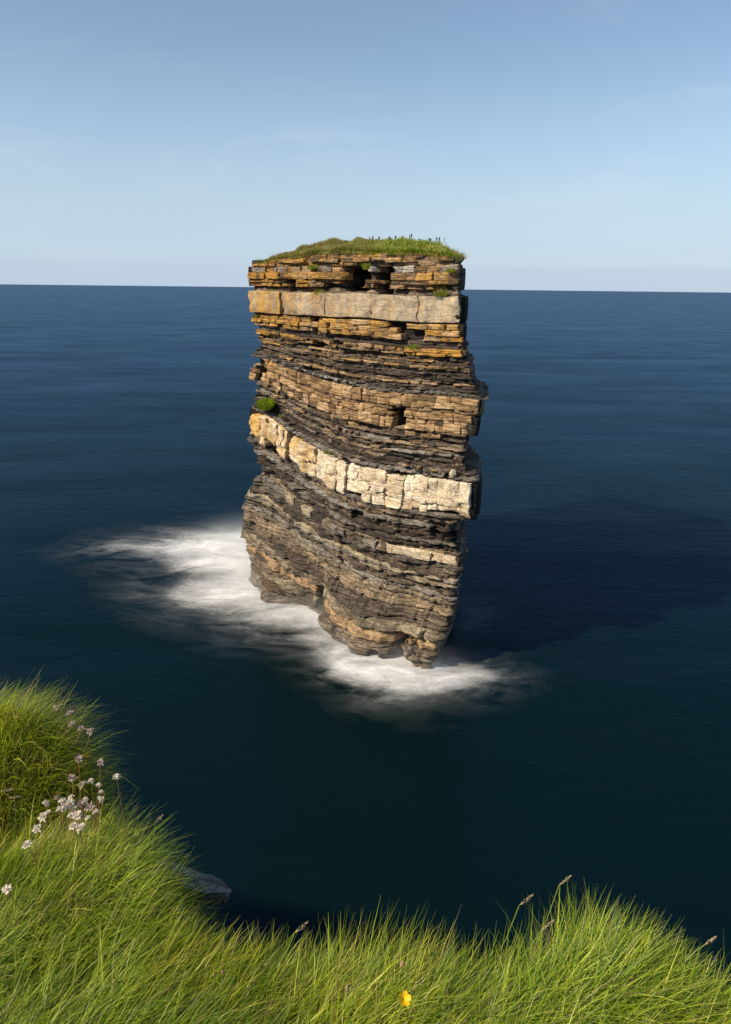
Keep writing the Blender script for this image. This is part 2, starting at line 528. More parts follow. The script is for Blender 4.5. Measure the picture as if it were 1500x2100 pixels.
def bed(name, zb, zt, mat, off=0.0, slope=0.0, amp=0.25, chip=0.14, seed=0, front_inset=0.0, edge=0.07, cw=(0.35, 1.6), grit=0.16):
    zc = 0.5 * (zb + zt)
    P, N, wf, s, kind = plan(zc)
    n = len(P)
    rows = max(3, int((zt - zb) / 0.15) + 1)
    zbs, zts = dip(zb, s), dip(zt, s)
    rough = off + amp * fbm(s * 0.35 + kind * 31, zc * 3.1 + kind, 0, seed, 3) + chip * steps(s + kind * 0.37, cw[0], cw[1], seed + 3)
    if front_inset:
        rough = np.where(kind == 0, off - front_inset * sstep(interp(SR_T, zc) + .25, interp(SR_T, zc) + 2.4, s), rough)
    rough = off + (rough - off) * np.where(kind == 0, 1.0, 0.9)
    lay_h = r_h = 0.13
    jr = np.random.default_rng(seed + 77)
    V = []
    inner = P + (P.mean(0) - P) * 0.45
    V.append(np.column_stack([inner, zbs]))
    for j in range(rows):
        v = j / (rows - 1)
        zz = zbs + (zts - zbs) * v
        o = rough + np.where(kind == 0, slope, 0.2 * slope) * (0.5 - v) * (zt - zb) - edge * abs(2 * v - 1) ** 4
        o = o + (0.07 if not front_inset else 0.0) * fbm(P[:, 0] * 1.6 + P[:, 1] * 1.1, zz * 2.6, 0, seed + 9, 3)
        if not front_inset:
            cell = np.floor((s + jr.uniform(0, 3)) / jr.uniform(.22, .6))
            o = o + grit * (h3(cell, np.full(n, j + 0.0), np.full(n, float(kind.max())), seed) - .5)
        o = o - wf * carve(s, zz)
        XY = P + N * o[:, None] + NN[None, :] * (wf * bulge(s, zz))[:, None]
        V.append(np.column_stack([XY, zz]))
    V.append(np.column_stack([inner, zts + 0.004]))
    V = np.concatenate(V) - SB
    R = rows + 2
    i = np.arange(n)
    i2 = (i + 1) % n
    Q = []
    for j in range(R - 1):
        Q.append(np.column_stack([j * n + i2, j * n + i, (j + 1) * n + i, (j + 1) * n + i2]))
    return fast_mesh(name, V, np.concatenate(Q), mat, stack)

def block(name, s0, s1, zb, zt, mat, off, depth=1.9, seed=0, rough=0.05, lichen=0.0, gap=0.018, rnd=0.025):
    r = np.random.default_rng(seed)
    s0_, s1_ = s0, s1
    s0, s1 = s0 + gap * r.uniform(.3, 1.2), s1 - gap * r.uniform(.3, 1.2)
    zb, zt = zb + gap * 0.5, zt - gap * r.uniform(.3, 1.0)
    nx = max(3, int((s1 - s0) / 0.24) + 1)
    nz = max(3, int((zt - zb) / 0.24) + 1)
    us = np.linspace(0, 1, nx)
    vsn = np.linspace(0, 1, nz)
    # cluster rows next to the edges so that they chamfer
    eu, ev = min(0.3, 0.035 / (s1 - s0)), min(0.3, 0.035 / (zt - zb))
    us = np.concatenate([[0, eu], us[1:-1] * (1 - 2 * eu) + eu, [1 - eu, 1]])
    vsn = np.concatenate([[0, ev], vsn[1:-1] * (1 - 2 * ev) + ev, [1 - ev, 1]])
    U_, V_ = np.meshgrid(us, vsn)
    lean = r.uniform(-0.05, 0.05)
    turn = r.uniform(-0.06, 0.06)
    tl, tr_ = r.uniform(-0.04, 0.04, 2)
    j0, j1 = round(s0_ * 13), round(s1_ * 13)
    jl = 0.16 * vnoise(V_ * (zt - zb) * 1.6 + zb * 1.6, j0 * 1.37, 0, 11)
    jr_ = 0.16 * vnoise(V_ * (zt - zb) * 1.6 + zb * 1.6, j1 * 1.37, 0, 11)
    S = s0 + (s1 - s0) * U_ + min(1.0, (s1 - s0)) * (jl * (1 - U_) + jr_ * U_) + (V_ - 0.5) * r.uniform(-0.05, 0.05) * (zt - zb)
    Z = dip(zb, S) + (dip(zt, S) - dip(zb, S)) * V_ + (V_ > 0.5) * (tl * (1 - U_) + tr_ * U_)
    edge = np.minimum(np.minimum(U_, 1 - U_) * (s1 - s0), np.minimum(V_, 1 - V_) * (zt - zb))
    O = off + lean * (V_ - .5) * (zt - zb) + turn * (U_ - .5) * (s1 - s0) - rnd * (1 - sstep(0, 0.034, edge)) + rough * fbm(S * 1.4, Z * 1.8, seed * 0.37, seed, 3)
    # a chipped corner
    for _ in range(int(r.integers(0, 4))):
        cu, cv = r.integers(0, 2), r.uniform(-.1, 1.1)
        if r.random() < .6:
            cu, cv = r.uniform(-.1, 1.1), r.integers(0, 2)
        dd = np.hypot((U_ - cu) * (s1 - s0), (V_ - cv) * (zt - zb) * 1.3)
        O = O - r.uniform(.08, .34) * (1 - sstep(0.05, r.uniform(.25, .75), dd))
    O = O - 0.35 * carve(S, Z) + bulge(S, Z)
    XY = A0 + UU * S[..., None] + NN * O[..., None]
    front = np.dstack([XY, Z]).reshape(-1, 3)
    sr_ = float(interp(SR_T, .5 * (zb + zt)))
    depth = min(depth, 0.30 + 0.8 * max(0.0, s0 - sr_))
    Ob = off - depth + bulge(S, Z)
    XYb = A0 + UU * S[..., None] + NN * Ob[..., None]
    back = np.dstack([XYb, Z]).reshape(-1, 3)
    nxx, nzz = U_.shape[1], U_.shape[0]
    idx = np.arange(nxx * nzz).reshape(nzz, nxx)
    Q = [(idx[j, i], idx[j + 1, i], idx[j + 1, i + 1], idx[j, i + 1]) for j in range(nzz - 1) for i in range(nxx - 1)]
    loop = list(idx[0, :]) + list(idx[1:, -1]) + list(idx[-1, :-1][::-1]) + list(idx[1:-1, 0][::-1])
    nb = len(front)
    bl = {}
    W = list(front)
    for q in loop:
        bl[q] = len(W)
        W.append(back[q])
    for a, b in zip(loop, loop[1:] + loop[:1]):
        Q.append((a, b, bl[b], bl[a]))
    o = fast_mesh(name, np.array(W) - SB, Q, mat, stack)
    o['lichen'] = float(lichen)
    return o

def lich(s, z):
    """golden lichen grows on the upper, seaward (left) part of the stack"""
    return float(np.clip(0.06 + 0.22 * sstep(30, 36, z) * (1 - sstep(2, 12, s)) + 0.1 * sstep(26, 34, z), 0, 0.6))

cnt = {'sandstone_block': 0, 'flagstone': 0}
def course(name, zb, zt, mat, off, wmin, wmax, seed, jit=0.15, srange=None, rough=0.05, lf=1.0, drop=0.0, lb=0.0, rnd=0.025, lj=.12):
    """one course of jointed blocks along the lit face, plus the bed they front"""
    r = np.random.default_rng(seed)
    zc = .5 * (zb + zt)
    a, b = (interp(SR_T, zc), interp(SL_T, dip(zc, 32.0))) if srange is None else srange
    s = a + r.uniform(-.1, .1)
    edges = [s]
    while s < b - wmin:
        s += r.uniform(wmin, wmax)
        edges.append(min(s, b))
    if edges[-1] < b - 0.05:
        edges[-1] = b
    prev = 0
    for s0, s1 in zip(edges, edges[1:]):
        if s1 - s0 < 0.25:
            continue
        sc = .5 * (s0 + s1)
        zd = float(dip(zc, sc))
        if float(carve(sc, zd)) > 0.45 or r.random() < drop:
            continue
        prev = 0.45 * prev + r.uniform(-jit, jit)
        j = float(0.22 * fbm(sc * 0.3, zc * 1.3, 0, 44, 2)) + prev
        block(name, s0, s1, zb, zt, mat if not callable(mat) else mat(sc, r), off + j, seed=int(r.integers(1e6)), rough=rough, lichen=max(0, lb + lf * lich(sc, zd) + r.uniform(-lj, lj)), rnd=rnd)
        cnt[name] += 1

def columns(name, zb, zt, mat, off, wmin, wmax, seed, jit=0.3, rough=0.1, lf=1.0, hmin=0.8, pj=0.06, levels=None, keep=.75, step=0.0, ragged=0.0, ladd=None):
    """jointed massive bed: full-height columns of unequal width, each cracked across at its own heights"""
    r = np.random.default_rng(seed)
    zc = .5 * (zb + zt)
    a, b = interp(SR_T, zc), interp(SL_T, dip(zc, 32.0))
    sx = [a]
    while sx[-1] < b - wmax:
        sx.append(sx[-1] + r.uniform(wmin, wmax) * (0.6 if r.random() < .3 else 1.0))
    sx.append(b)
    level = levels or sorted(r.uniform(zb + .9, zt - .7, 2)) if zt - zb > 2 or levels else []
    for s0, s1 in zip(sx, sx[1:]):
        zb_c, zt_c = zb + ragged * r.random() ** 2, zt - .6 * ragged * r.random() ** 2
        cut = [zb_c]
        for lv in level:
            if r.random() < keep:
                cut.append(lv + r.uniform(-.12, .12) * (0.25 if levels else 1))
        if r.random() < .5 and zt - zb > 1.5:
            cut.append(r.uniform(zb + .5, zt - .5))
        cut = sorted(cut)
        cut = [cut[0]] + [c for c, p_ in zip(cut[1:], cut[:-1]) if c - p_ > hmin * .35 and zt_c - c > .3] + [zt_c]
        jc = r.uniform(-jit, jit)
        sc = .5 * (s0 + s1)
        lc = r.uniform(-.15, .2) + (ladd(sc) if ladd else 0)
        for z0, z1 in zip(cut, cut[1:]):
            parts = [s0, s1] if (s1 - s0 < 1.5 or r.random() < .55) else [s0, s0 + (s1 - s0) * r.uniform(.3, .7), s1]
            for q0, q1 in zip(parts, parts[1:]):
                zd = float(dip(.5 * (z0 + z1), sc))
                if float(carve(.5 * (q0 + q1), zd)) > 0.45:
                    continue
                block(name, q0, q1, z0, z1, mat if not callable(mat) else mat(sc, r), off + jc + r.uniform(-pj, pj) + step * (.5 * (z0 + z1) - zc) / (zt - zb) * 2, seed=int(r.integers(1e6)), rough=rough, lichen=max(0, lf * lich(sc, zd) + lc + r.uniform(-.08, .08)), rnd=.03, gap=.014)
                cnt[name] += 1

def backing(zb, zt, mat, off, seed, inset=0.9):
    bed('rock_bed', zb, zt, mat, off=off, front_inset=inset, seed=seed, amp=0.3)

# --- upper flags and blocks
S = 100
pick = lambda *ms: (lambda s, r: M[ms[int(r.integers(len(ms)))]])
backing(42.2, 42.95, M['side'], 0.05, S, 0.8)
course('flagstone', 42.95, 43.35, M['flag'], 0.15, 1.0, 2.8, S + 1, 0.2, drop=0.05, srange=(4.5, 25.5))
course('flagstone', 42.55, 42.95, M['flag'], 0.30, 1.0, 2.8, S + 2, 0.2, drop=0.08, srange=(2.8, 29.5))
course('flagstone', 42.20, 42.55, M['flag'], 0.10, 0.9, 2.4, S + 3, 0.25, drop=0.12)
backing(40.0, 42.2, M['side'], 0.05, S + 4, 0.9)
course('sandstone_block', 41.55, 42.2, pick('grey', 'grey', 'flag'), 0.12, 0.9, 2.4, S + 5, 0.22, drop=0.06)
course('sandstone_block', 40.80, 41.55, pick('orange', 'orange', 'flag'), 0.35, 1.2, 3.2, S + 6, 0.25)
course('flagstone', 40.42, 40.80, M['flag'], 0.32, 0.8, 2.6, S + 7, 0.22, drop=0.06)
course('flagstone', 40.0, 40.42, M['flag'], 0.15, 0.8, 2.6, S + 8, 0.25, drop=0.1)
bed('shale_bed', 39.38, 40.0, M['shale'], off=-0.55, slope=0.9, seed=S + 9, amp=0.3)
# --- massive band
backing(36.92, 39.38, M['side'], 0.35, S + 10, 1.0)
course('sandstone_block', 36.92, 39.38, M['massive'], 0.52, 4.2, 8.0, S + 11, 0.03, rough=0.09, lf=0.0, rnd=0.012, lj=.02)
bed('shale_bed', 36.74, 36.92, M['shale'], off=-0.2, seed=S + 12, amp=0.1)
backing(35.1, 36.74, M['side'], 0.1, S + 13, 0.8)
course('flagstone', 36.2, 36.74, M['orange'], 0.32, 1.2, 3.4, S + 14, 0.16, drop=0.04)
course('flagstone', 35.62, 36.2, M['orange'], 0.36, 1.0, 3.0, S + 15, 0.16, drop=0.08)
course('flagstone', 35.1, 35.62, pick('flag', 'orange'), 0.2, 1.0, 2.6, S + 16, 0.22, drop=0.15)
bed('shale_bed', 34.7, 35.1, M['shale'], off=-0.35, seed=S + 17)
bed('shale_bed', 34.36, 34.7, M['shale'], off=-0.15, slope=1.0, seed=S + 18)
backing(33.7, 34.36, M['flag'], 0.1, S + 19, 0.7)
course('flagstone', 33.98, 34.36, M['orange'], 0.48, 1.2, 2.6, S + 20, 0.1, srange=(1.1, 8.4), lb=0.35)
course('flagstone', 33.7, 33.98, M['orange'], 0.44, 1.2, 2.6, S + 21, 0.1, srange=(1.1, 8.4), lb=0.3)
course('flagstone', 33.98, 34.36, M['flag'], 0.15, 0.9, 2.6, S + 22, 0.25, srange=(8.4, 31.7))
course('flagstone', 33.7, 33.98, M['flag'], 0.2, 0.9, 2.6, S + 23, 0.25, srange=(8.4, 31.6), drop=.1)
z = 33.7
r0 = np.random.default_rng(51)
k = 0
while z > 30.75:
    t = r0.uniform(0.18, 0.42)
    if k % 2 == 0 or r0.random() < .25:
        bed('shale_bed', z - t, z, M['shale'], off=r0.uniform(-.25, .05), seed=S + 30 + k, amp=.2, grit=.24, slope=r0.uniform(0, .5))
    else:
        t *= 0.8
        backing(z - t, z, M['flag'], 0.0, S + 30 + k, 0.6)
        course('flagstone', z - t, z, pick('flag', 'flag', 'orange'), r0.uniform(.05, .25), 0.9, 3.0, S + 60 + k, 0.22, drop=.22)
    z -= t
    k += 1
bed('shale_bed', 30.35, z, M['shale'], off=0.1, seed=S + 70, slope=.6)
bed('shale_bed', 30.0, 30.35, M['rubble'], off=0.2, seed=S + 71, slope=1.7, chip=.22, cw=(.15, .5), grit=.4)
# --- ochre jointed band
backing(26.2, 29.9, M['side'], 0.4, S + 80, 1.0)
columns('sandstone_block', 28.62, 29.9, M['orange'], 0.80, .8, 2.0, S + 81, jit=.07, rough=.07, lf=.6, levels=[29.25], keep=.8, pj=.05)
bed('flagstone_bed', 28.2, 28.62, M['flag'], off=0.52, seed=S + 82, amp=.12, chip=.1, grit=.22)
columns('sandstone_block', 27.45, 28.2, M['orange'], 0.66, .9, 2.2, S + 83, jit=.08, rough=.07, lf=.6, levels=[27.85], keep=.5, pj=.06)
columns('sandstone_block', 26.2, 27.45, pick('orange', 'orange', 'flag'), 0.44, .8, 2.0, S + 84, jit=.12, rough=.08, lf=.5, levels=[26.8], keep=.7, pj=.07)
bed('shale_bed', 26.0, 26.2, M['shale'], off=0.1, seed=S + 85, amp=.15)
bed('shale_bed', 29.9, 30.0, M['rubble'], off=0.5, seed=S + 86, amp=.2, grit=.3)
backing(25.5, 26.0, M['shale'], 0, S + 90, .5)
course('flagstone', 25.5, 26.0, pick('flag', 'orange', 'shale'), 0.1, 0.6, 1.5, S + 91, 0.2, drop=.25)
z = 25.5
k = 0
while z > 22.75:
    t = r0.uniform(0.2, 0.5)
    if k % 3 != 2:
        bed('shale_bed', z - t, z, M['shale'], off=r0.uniform(-.15, .15), seed=S + 100 + k, amp=.2, grit=.24, slope=r0.uniform(0.1, .6))
    else:
        t *= .8
        backing(z - t, z, M['shale'], 0.0, S + 100 + k, 0.6)
        course('flagstone', z - t, z, pick('flag', 'grey', 'shale'), r0.uniform(.05, .2), 0.7, 2.0, S + 120 + k, 0.2, drop=.2)
    z -= t
    k += 1
bed('shale_bed', 22.2, z, M['shale'], off=0.35, seed=S + 130, slope=1.2)
bed('shale_bed', 21.7, 22.2, M['rubble'], off=0.42, seed=S + 131, slope=1.6, chip=.22, cw=(.15, .5), grit=.4)
# --- cream band
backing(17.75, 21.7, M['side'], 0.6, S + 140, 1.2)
columns('sandstone_block', 17.75, 21.6, M['cream'], 0.85, .55, 3.3, S + 141, jit=.42, rough=.2, ragged=.85, pj=.1, ladd=lambda q_: .34 * float(sstep(15, 25, q_)))
bed('shale_bed', 17.3, 17.75, M['rubble'], off=0.35, seed=S + 142, amp=.3, grit=.3)
# --- dark beds below
z = 17.3
k = 0
while z > 13.3:
    t = r0.uniform(0.22, 0.6)
    bed('shale_bed', z - t, z, M['shale'] if k % 4 != 2 else M['rubble'], off=r0.uniform(-.1, .35) - (0.15 if z < 16 else 0), seed=S + 150 + k, amp=.35, chip=.2, slope=r0.uniform(0, .7))
    z -= t
    k += 1
ztop = z
backing(12.2, ztop, M['shale'], .2, S + 170, .6)
course('sandstone_block', 12.35, ztop, M['cream'], 0.45, .9, 1.7, S + 171, .12, srange=(0.2, 8.8))
course('flagstone', 12.2, ztop, pick('rubble', 'shale', 'lower'), 0.25, .9, 2.4, S + 172, .25, srange=(8.8, 31.5), drop=.1)
z = 12.2
k = 0
while z > 8.7:
    t = r0.uniform(0.3, 0.6)
    bed('flagstone_bed', z - t, z, M['rubble'] if k % 4 == 0 else M['lower'] if k % 2 else M['shale'], off=r0.uniform(.05, .45), seed=S + 180 + k, amp=.4, chip=.22, slope=r0.uniform(0, .6))
    z -= t
    k += 1
while z > 5.2:
    t = float(r0.choice([.3, .5, .9, 1.2]))
    bed('shale_bed', z - t, z, M['shale'] if k % 3 else M['lower'], off=r0.uniform(.25, .5), seed=S + 200 + k, amp=.4, chip=.2, slope=r0.uniform(.3, .9))
    z -= t
    k += 1
while z > -7:
    t = float(r0.choice([.25, .4, .7, 1.1, 1.4]))
    bed('mudstone_bed', z - t, z, M['lower'] if k % 5 not in (1, 4) else M['shale'] if k % 5 == 1 else M['flag'], off=r0.uniform(.1, .6), seed=S + 230 + k, amp=.5, chip=.22, slope=r0.uniform(0, .7))
    z -= t
    k += 1
print('BLOCKS', cnt)

# --- turf cap
def cap_height(x, y, e):
    """e = distance inside the edge"""
    s = (np.stack([x, y], -1) - A0) @ UU
    base = np.interp(s, [0, 2.4, 6, 12, 18, 22, 26, 32, 36], [42.75, 42.85, 43.35, 43.45, 43.8, 43.55, 43.2, 42.6, 42.5])
    ridge = np.interp(s, [0, 2.4, 4, 6, 10, 14, 20, 22, 26, 30, 32, 36], [42.85, 43.0, 43.8, 44.2, 44.45, 44.6, 44.7, 44.6, 43.85, 43.15, 42.8, 42.7])
    return base + (ridge - base) * sstep(0, 3.2, e) + 0.16 * fbm(x * .45, y * .45, 0, 61, 3) * sstep(0, 2, e) + 0.1 * sstep(0, 0.8, e)
P, N, wf, s_, kind = plan(43.2)
ins = [0.55, -0.20, -0.10, 0.0, 0.3, 0.8, 1.6, 3, 5, 7.5, 10.5]
V, Q = [], []
cen = P.mean(0)
n = len(P)
edge_n = 0.25 * fbm(s_ * .6, kind * 5.0, 0, 71, 3)
for j, e in enumerate(ins):
    pj = P + (cen - P) * np.minimum(0.96, (e + edge_n) / np.linalg.norm(cen - P, axis=1))[:, None]
    zz = cap_height(pj[:, 0], pj[:, 1], np.full(n, max(e, 0) if j else 0)) - (1.3, 0.34, 0.08, 0, 0, 0, 0, 0, 0, 0, 0)[j] + 0.05 * (RNG.random(n) - .5)
    V.append(np.column_stack([pj, zz]))
V.append(np.array([[cen[0], cen[1], cap_height(cen[0], cen[1], 12.0)]]))
V = np.concatenate(V)
i = np.arange(n)
i2 = (i + 1) % n
F = []
for j in range(len(ins) - 1):
    F += [tuple(q) for q in np.column_stack([j * n + i2, j * n + i, (j + 1) * n + i, (j + 1) * n + i2])]
F += [(len(ins) - 1) * n + a_ for a_ in ()]
top = (len(ins) - 1) * n
F += [(top + int(a_), len(V) - 1, top + int(b_)) for a_, b_ in zip(i, i2)]
turf = mesh_obj('turf', V - SB, F, M['stackturf'], stack, smooth=True)
turf.data.materials.append(M['flag'])
for f_ in range(n):
    turf.data.polygons[f_].material_index = 1

def blades(name, root, length, width, az, lean, colors, parent=None, seg=4, origin=(0, 0, 0), curl=0.9, face=None, mat=None):
    """ribbon blades: root (n,3); lean 0 upright .. 1 flat; az bend direction; colours (n,3) root and tip blended"""
    n = len(root)
    az = np.asarray(az)
    d = np.column_stack([np.cos(az), np.sin(az), np.zeros(n)])
    wa = az + math.pi / 2 + (RNG.normal(0, 0.5, n) if face is None else face)
    side = np.column_stack([np.cos(wa), np.sin(wa), np.zeros(n)])
    rows = []
    p = np.array(root, float)
    th = lean * 0.55
    for j in range(seg + 1):
        t = j / seg
        w = width * (1 - t ** 1.6) * 0.5 if j < seg else width * 0.03
        rows.append(np.stack([p - side * w[:, None], p + side * w[:, None]], 1))
        ang = (lean * (0.45 + curl * t)) * (math.pi / 2)
        ang = np.clip(ang, -0.3, 2.5)
        stp = (length / seg)[:, None]
        p = p + stp * (d * np.sin(ang)[:, None] + np.array([0, 0, 1.0]) * np.cos(ang)[:, None])
    V = np.stack(rows, 1)                         # n, seg+1, 2, 3
    V = V.reshape(-1, 3) - np.asarray(origin)
    k = (seg + 1) * 2
    base = (np.arange(n) * k)[:, None]
    q = np.concatenate([base + np.array([[2 * j, 2 * j + 1, 2 * j + 3, 2 * j + 2]]) for j in range(seg)], 1).reshape(-1, 4)
    o = fast_mesh(name, V, q, mat or M['blade'], parent, smooth=True)
    c = np.repeat(colors[:, None, :], k, 1).reshape(-1, 3)
    at = o.data.attributes.new('tint', 'FLOAT_COLOR', 'POINT')
    at.data.foreach_set('color', np.column_stack([c, np.ones(len(c))]).astype(np.float32).ravel())
    return o

def grass_colors(n, straw=0.12, bright=1.0, seed=0):
    r = np.random.default_rng(seed)
    g = np.array([[0.175, 0.275, 0.014], [0.255, 0.355, 0.018], [0.345, 0.41, 0.026], [0.11, 0.195, 0.016], [0.44, 0.47, 0.07]])
    c = g[r.integers(0, 5, n)] * r.uniform(.55, 1.6, (n, 1))
    st = np.array([0.36, 0.29, 0.14]) * r.uniform(.6, 1.2, (n, 1))
    m_ = r.random(n) < straw
    c[m_] = st[m_]
    return c * bright

# grass on the stack's top
nb = 42000
w = RNG.random(nb) ** 1.3
ii = RNG.integers(0, n, nb)
front_bias = RNG.random(nb) < 0.7
fr = np.where(kind == 0)[0]
ii = np.where(front_bias, fr[RNG.integers(0, len(fr), nb)], ii)
e = 11.0 * w - 0.28
ce = cen - P[ii]
pe = P[ii] + ce * ((e + edge_n[ii]) / np.linalg.norm(ce, axis=1))[:, None]
pe = pe + RNG.normal(0, 0.12, (nb, 2))
zz = cap_height(pe[:, 0], pe[:, 1], np.maximum(e, 0)) - 0.03 - 0.25 * (e < 0)
tuft = fbm(pe[:, 0] * .8, pe[:, 1] * .8, 0, 77, 2)
dry = sstep(-0.3, 0.6, fbm(pe[:, 0] * .22 + 5, pe[:, 1] * .22, 0, 78, 3) + 0.5 * sstep(18, 28, (pe - A0) @ UU) + 0.25 * (e < 1.2))
colr = grass_colors(nb, .1, .88, 5)
strw = np.array([0.30, 0.235, 0.09]) * RNG.uniform(.6, 1.2, (nb, 1))
colr = colr * (1 - 0.75 * dry[:, None]) + strw * 0.75 * dry[:, None]
az = np.where(e < 0.4, np.arctan2(N[ii, 1], N[ii, 0]) + RNG.normal(0, .6, nb), 0.5 + RNG.normal(0, .8, nb))
lean = np.where(e < 0.5, RNG.uniform(.6, 1.5, nb), RNG.uniform(.1, .8, nb))
g = blades('grass', np.column_stack([pe, zz]), RNG.uniform(.16, .42, nb) * (1 + .6 * tuft) * np.where(e < 0.6, 1.9, 1.0), RNG.uniform(.03, .06, nb), az, lean, colr, stack, 2, SB)
tag(g, 'short green and straw coloured grass on top of the sea stack', kind='stuff')

# ------------------------------------------------------------------ foam round the stack's foot (long, soft trails of white water)
FOAM = [  # x, y, radius along x, radius along y, strength
    (-21.5, 106.0, 8.0, 5.0, 1.3), (-27.0, 102.5, 9.0, 4.5, 1.1), (-31.5, 101.8, 6.0, 3.8, .55), (-36.0, 101.5, 4.5, 2.8, .22),
    (-15.0, 87.5, 5.0, 4.5, 1.4), (-19.5, 86.0, 5.5, 4.0, .9), (-23.5, 84.5, 5.5, 3.0, .3), (-17.0, 95.5, 7.5, 6.0, 1.3), (-22.5, 96.5, 5.5, 5.0, .75),
    (-8.5, 80.0, 5.0, 3.6, 1.1), (-5.3, 77.0, 2.6, 3.4, 1.2), (-6.5, 73.0, 4.0, 2.6, .55), (-12.0, 78.0, 6.0, 2.8, .4),
    (-2.0, 69.5, 3.4, 3.0, 1.2), (0.5, 66.5, 4.0, 2.4, .85), (4.0, 67.2, 3.8, 2.6, 1.0), (7.5, 65.8, 3.6, 2.4, 1.0),
    (3.0, 63.0, 4.5, 2.2, .55), (1.5, 59.8, 3.4, 1.7, .30), (6.5, 62.5, 4.0, 2.0, .42), (11.0, 66.0, 3.4, 2.2, .36), (14.0, 66.3, 3.0, 1.8, .10),
    (14.0, 80.0, 2.0, 4.0, .3)]
def foam_mat():
    k = NT('sea_foam_white')
    a = k.n('ShaderNodeAttribute', attribute_name='foam')
    n1 = k.noise(k.pos((0.13, 0.26, 1)), 1.0, 4, 0.6, 1.4)
    n2 = k.noise(k.pos((0.6, 1.2, 1)), 1.0, 7, 0.7, 2.2)
    ff = k.math('ADD', a.outputs['Fac'], k.math('ADD', k.math('MULTIPLY', k.math('SUBTRACT', n1, 0.5), 1.0), k.math('MULTIPLY', k.math('SUBTRACT', n2, 0.5), 0.55)))
    core = k.math('POWER', k.rng(ff, 0.06, 1.12, 0, 1), 1.45)
    core = k.math('MULTIPLY', core, k.rng(a.outputs['Fac'], 0.05, 0.45, 0, 1))
    veil = k.math('MULTIPLY', k.math('MULTIPLY', a.outputs['Fac'], k.rng(n1, 0.36, 0.66)), k.rng(n2, 0.3, 0.7, 0.2, 0.75))
    f = k.math('MAXIMUM', core, veil)
    b = k.n('ShaderNodeBsdfDiffuse')
    b.inputs['Color'].default_value = (0.88, 0.88, 0.88, 1)
    tr = k.n('ShaderNodeBsdfTransparent')
    mx = k.n('ShaderNodeMixShader')
    k.l(f, mx.inputs[0])
    k.l(tr.outputs[0], mx.inputs[1])
    k.l(b.outputs[0], mx.inputs[2])
    k.l(mx.outputs[0], k.out.inputs['Surface'])
    return k.m
gx, gy = np.meshgrid(np.arange(-62, 28, 0.5), np.arange(48, 122, 0.5))
fo = np.zeros(gx.shape)
wx = gx + 2.2 * fbm(gx * .12, gy * .2, 0, 301, 3)
wy = gy + 1.4 * fbm(gx * .12, gy * .2, 3.3, 302, 3)
for x, y, rx, ry, a in FOAM:
    rr = np.sqrt(((wx - x) / rx) ** 2 + ((wy - y) / ry) ** 2)
    fo += a * np.exp(-1.25 * rr ** 1.25)
fo = 1.2 * (1 - np.exp(-fo * .9))
ny_, nx_ = gx.shape
idx = np.arange(gx.size).reshape(ny_, nx_)
q = np.stack([idx[:-1, :-1], idx[:-1, 1:], idx[1:, 1:], idx[1:, :-1]], -1).reshape(-1, 4)
keep = fo.ravel()[q].max(1) > 0.015
zf = 0.014 + 0.30 * np.clip(fo - .35, 0, 1) * (1 + .3 * fbm(gx * .5, gy * .5, 0, 5, 3))
foam = fast_mesh('sea_foam', np.stack([gx, gy, zf], -1).reshape(-1, 3), q[keep], foam_mat(), smooth=True)
at = foam.data.attributes.new('foam', 'FLOAT', 'POINT')
at.data.foreach_set('value', fo.ravel().astype(np.float32))
tag(foam, 'soft white foam drifting on the water round the foot of the sea stack', 'foam', kind='stuff')

# ------------------------------------------------------------------ the headland we stand on
EDGE = np.array([(-60, 14), (-30, 8), (-15, 4.5), (-9, 3.2), (-5, 2.8), (-2.4, 2.25), (-1.7, 2.05), (-1.15, 1.90), (-0.92, 1.74), (-0.76, 1.59), (-0.68, 1.46), (-0.61, 1.35),
                 (-0.52, 1.25), (-0.44, 1.16), (-0.36, 1.09), (-0.2, 1.06), (0, 1.01), (0.2, 0.995), (0.36, 1.02), (0.48, 1.06), (0.58, 1.01), (0.66, 0.91),
                 (0.78, 0.80), (1.2, 0.62), (2.2, 0.4), (4, 0.0), (9, -0.9), (20, -3), (60, -12)])
def edge_y(x):
    return np.interp(x, EDGE[:, 0], EDGE[:, 1])
def ground_z(x, y):
    x, y = np.asarray(x, float), np.asarray(y, float)
    z = 38.70 + 0.035 * fbm(x * 1.3, y * 1.3, 0, 401, 3)
    z = z - 0.03 * np.clip(y - 0.9, 0, 3) + 0.06 * np.exp(-((x - 0.5) / 0.25) ** 2 - ((y - .95) / .25) ** 2)
    gl = 1.46 + 0.12 * (x + 1.0)
    z = z - 0.46 * np.exp(-((y - gl) / 0.125) ** 2) * sstep(-2.4, -1.2, x) * (1 - sstep(-.6, -.3, x))
    z = z + 0.05 * np.exp(-((y - 1.78) / 0.2) ** 2) * (1 - sstep(-1.0, -.7, x))
    lip = np.clip(y - (edge_y(x) - 0.10), 0, None)
    return z - 2.2 * lip ** 2 * 4.0
xs = np.concatenate([np.linspace(-60, -3, 40), np.linspace(-2.9, 2.5, 136), np.linspace(2.7, 60, 44)])
back = [40, 20, 8, 4, 2.2, 1.5, 1.2, 1.0, .85, .7, .6, .5, .42, .35, .28, .22, .16, .1, .05, 0.0]
rows = []
for d in back:
    y = edge_y(xs) - d
    rows.append(np.column_stack([xs, y, ground_z(xs, y)]))
prof = [(.05, .05), (.06, .25), (-.02, .55), (.05, 1.0), (.0, 1.6), (.25, 2.5), (-.1, 4.0), (.3, 6), (0.1, 8), (.6, 11), (.3, 14), (.9, 18), (.6, 22), (1.2, 27), (1.0, 32), (1.8, 37), (2.2, 42)]
zed = rows[-1][:, 2]
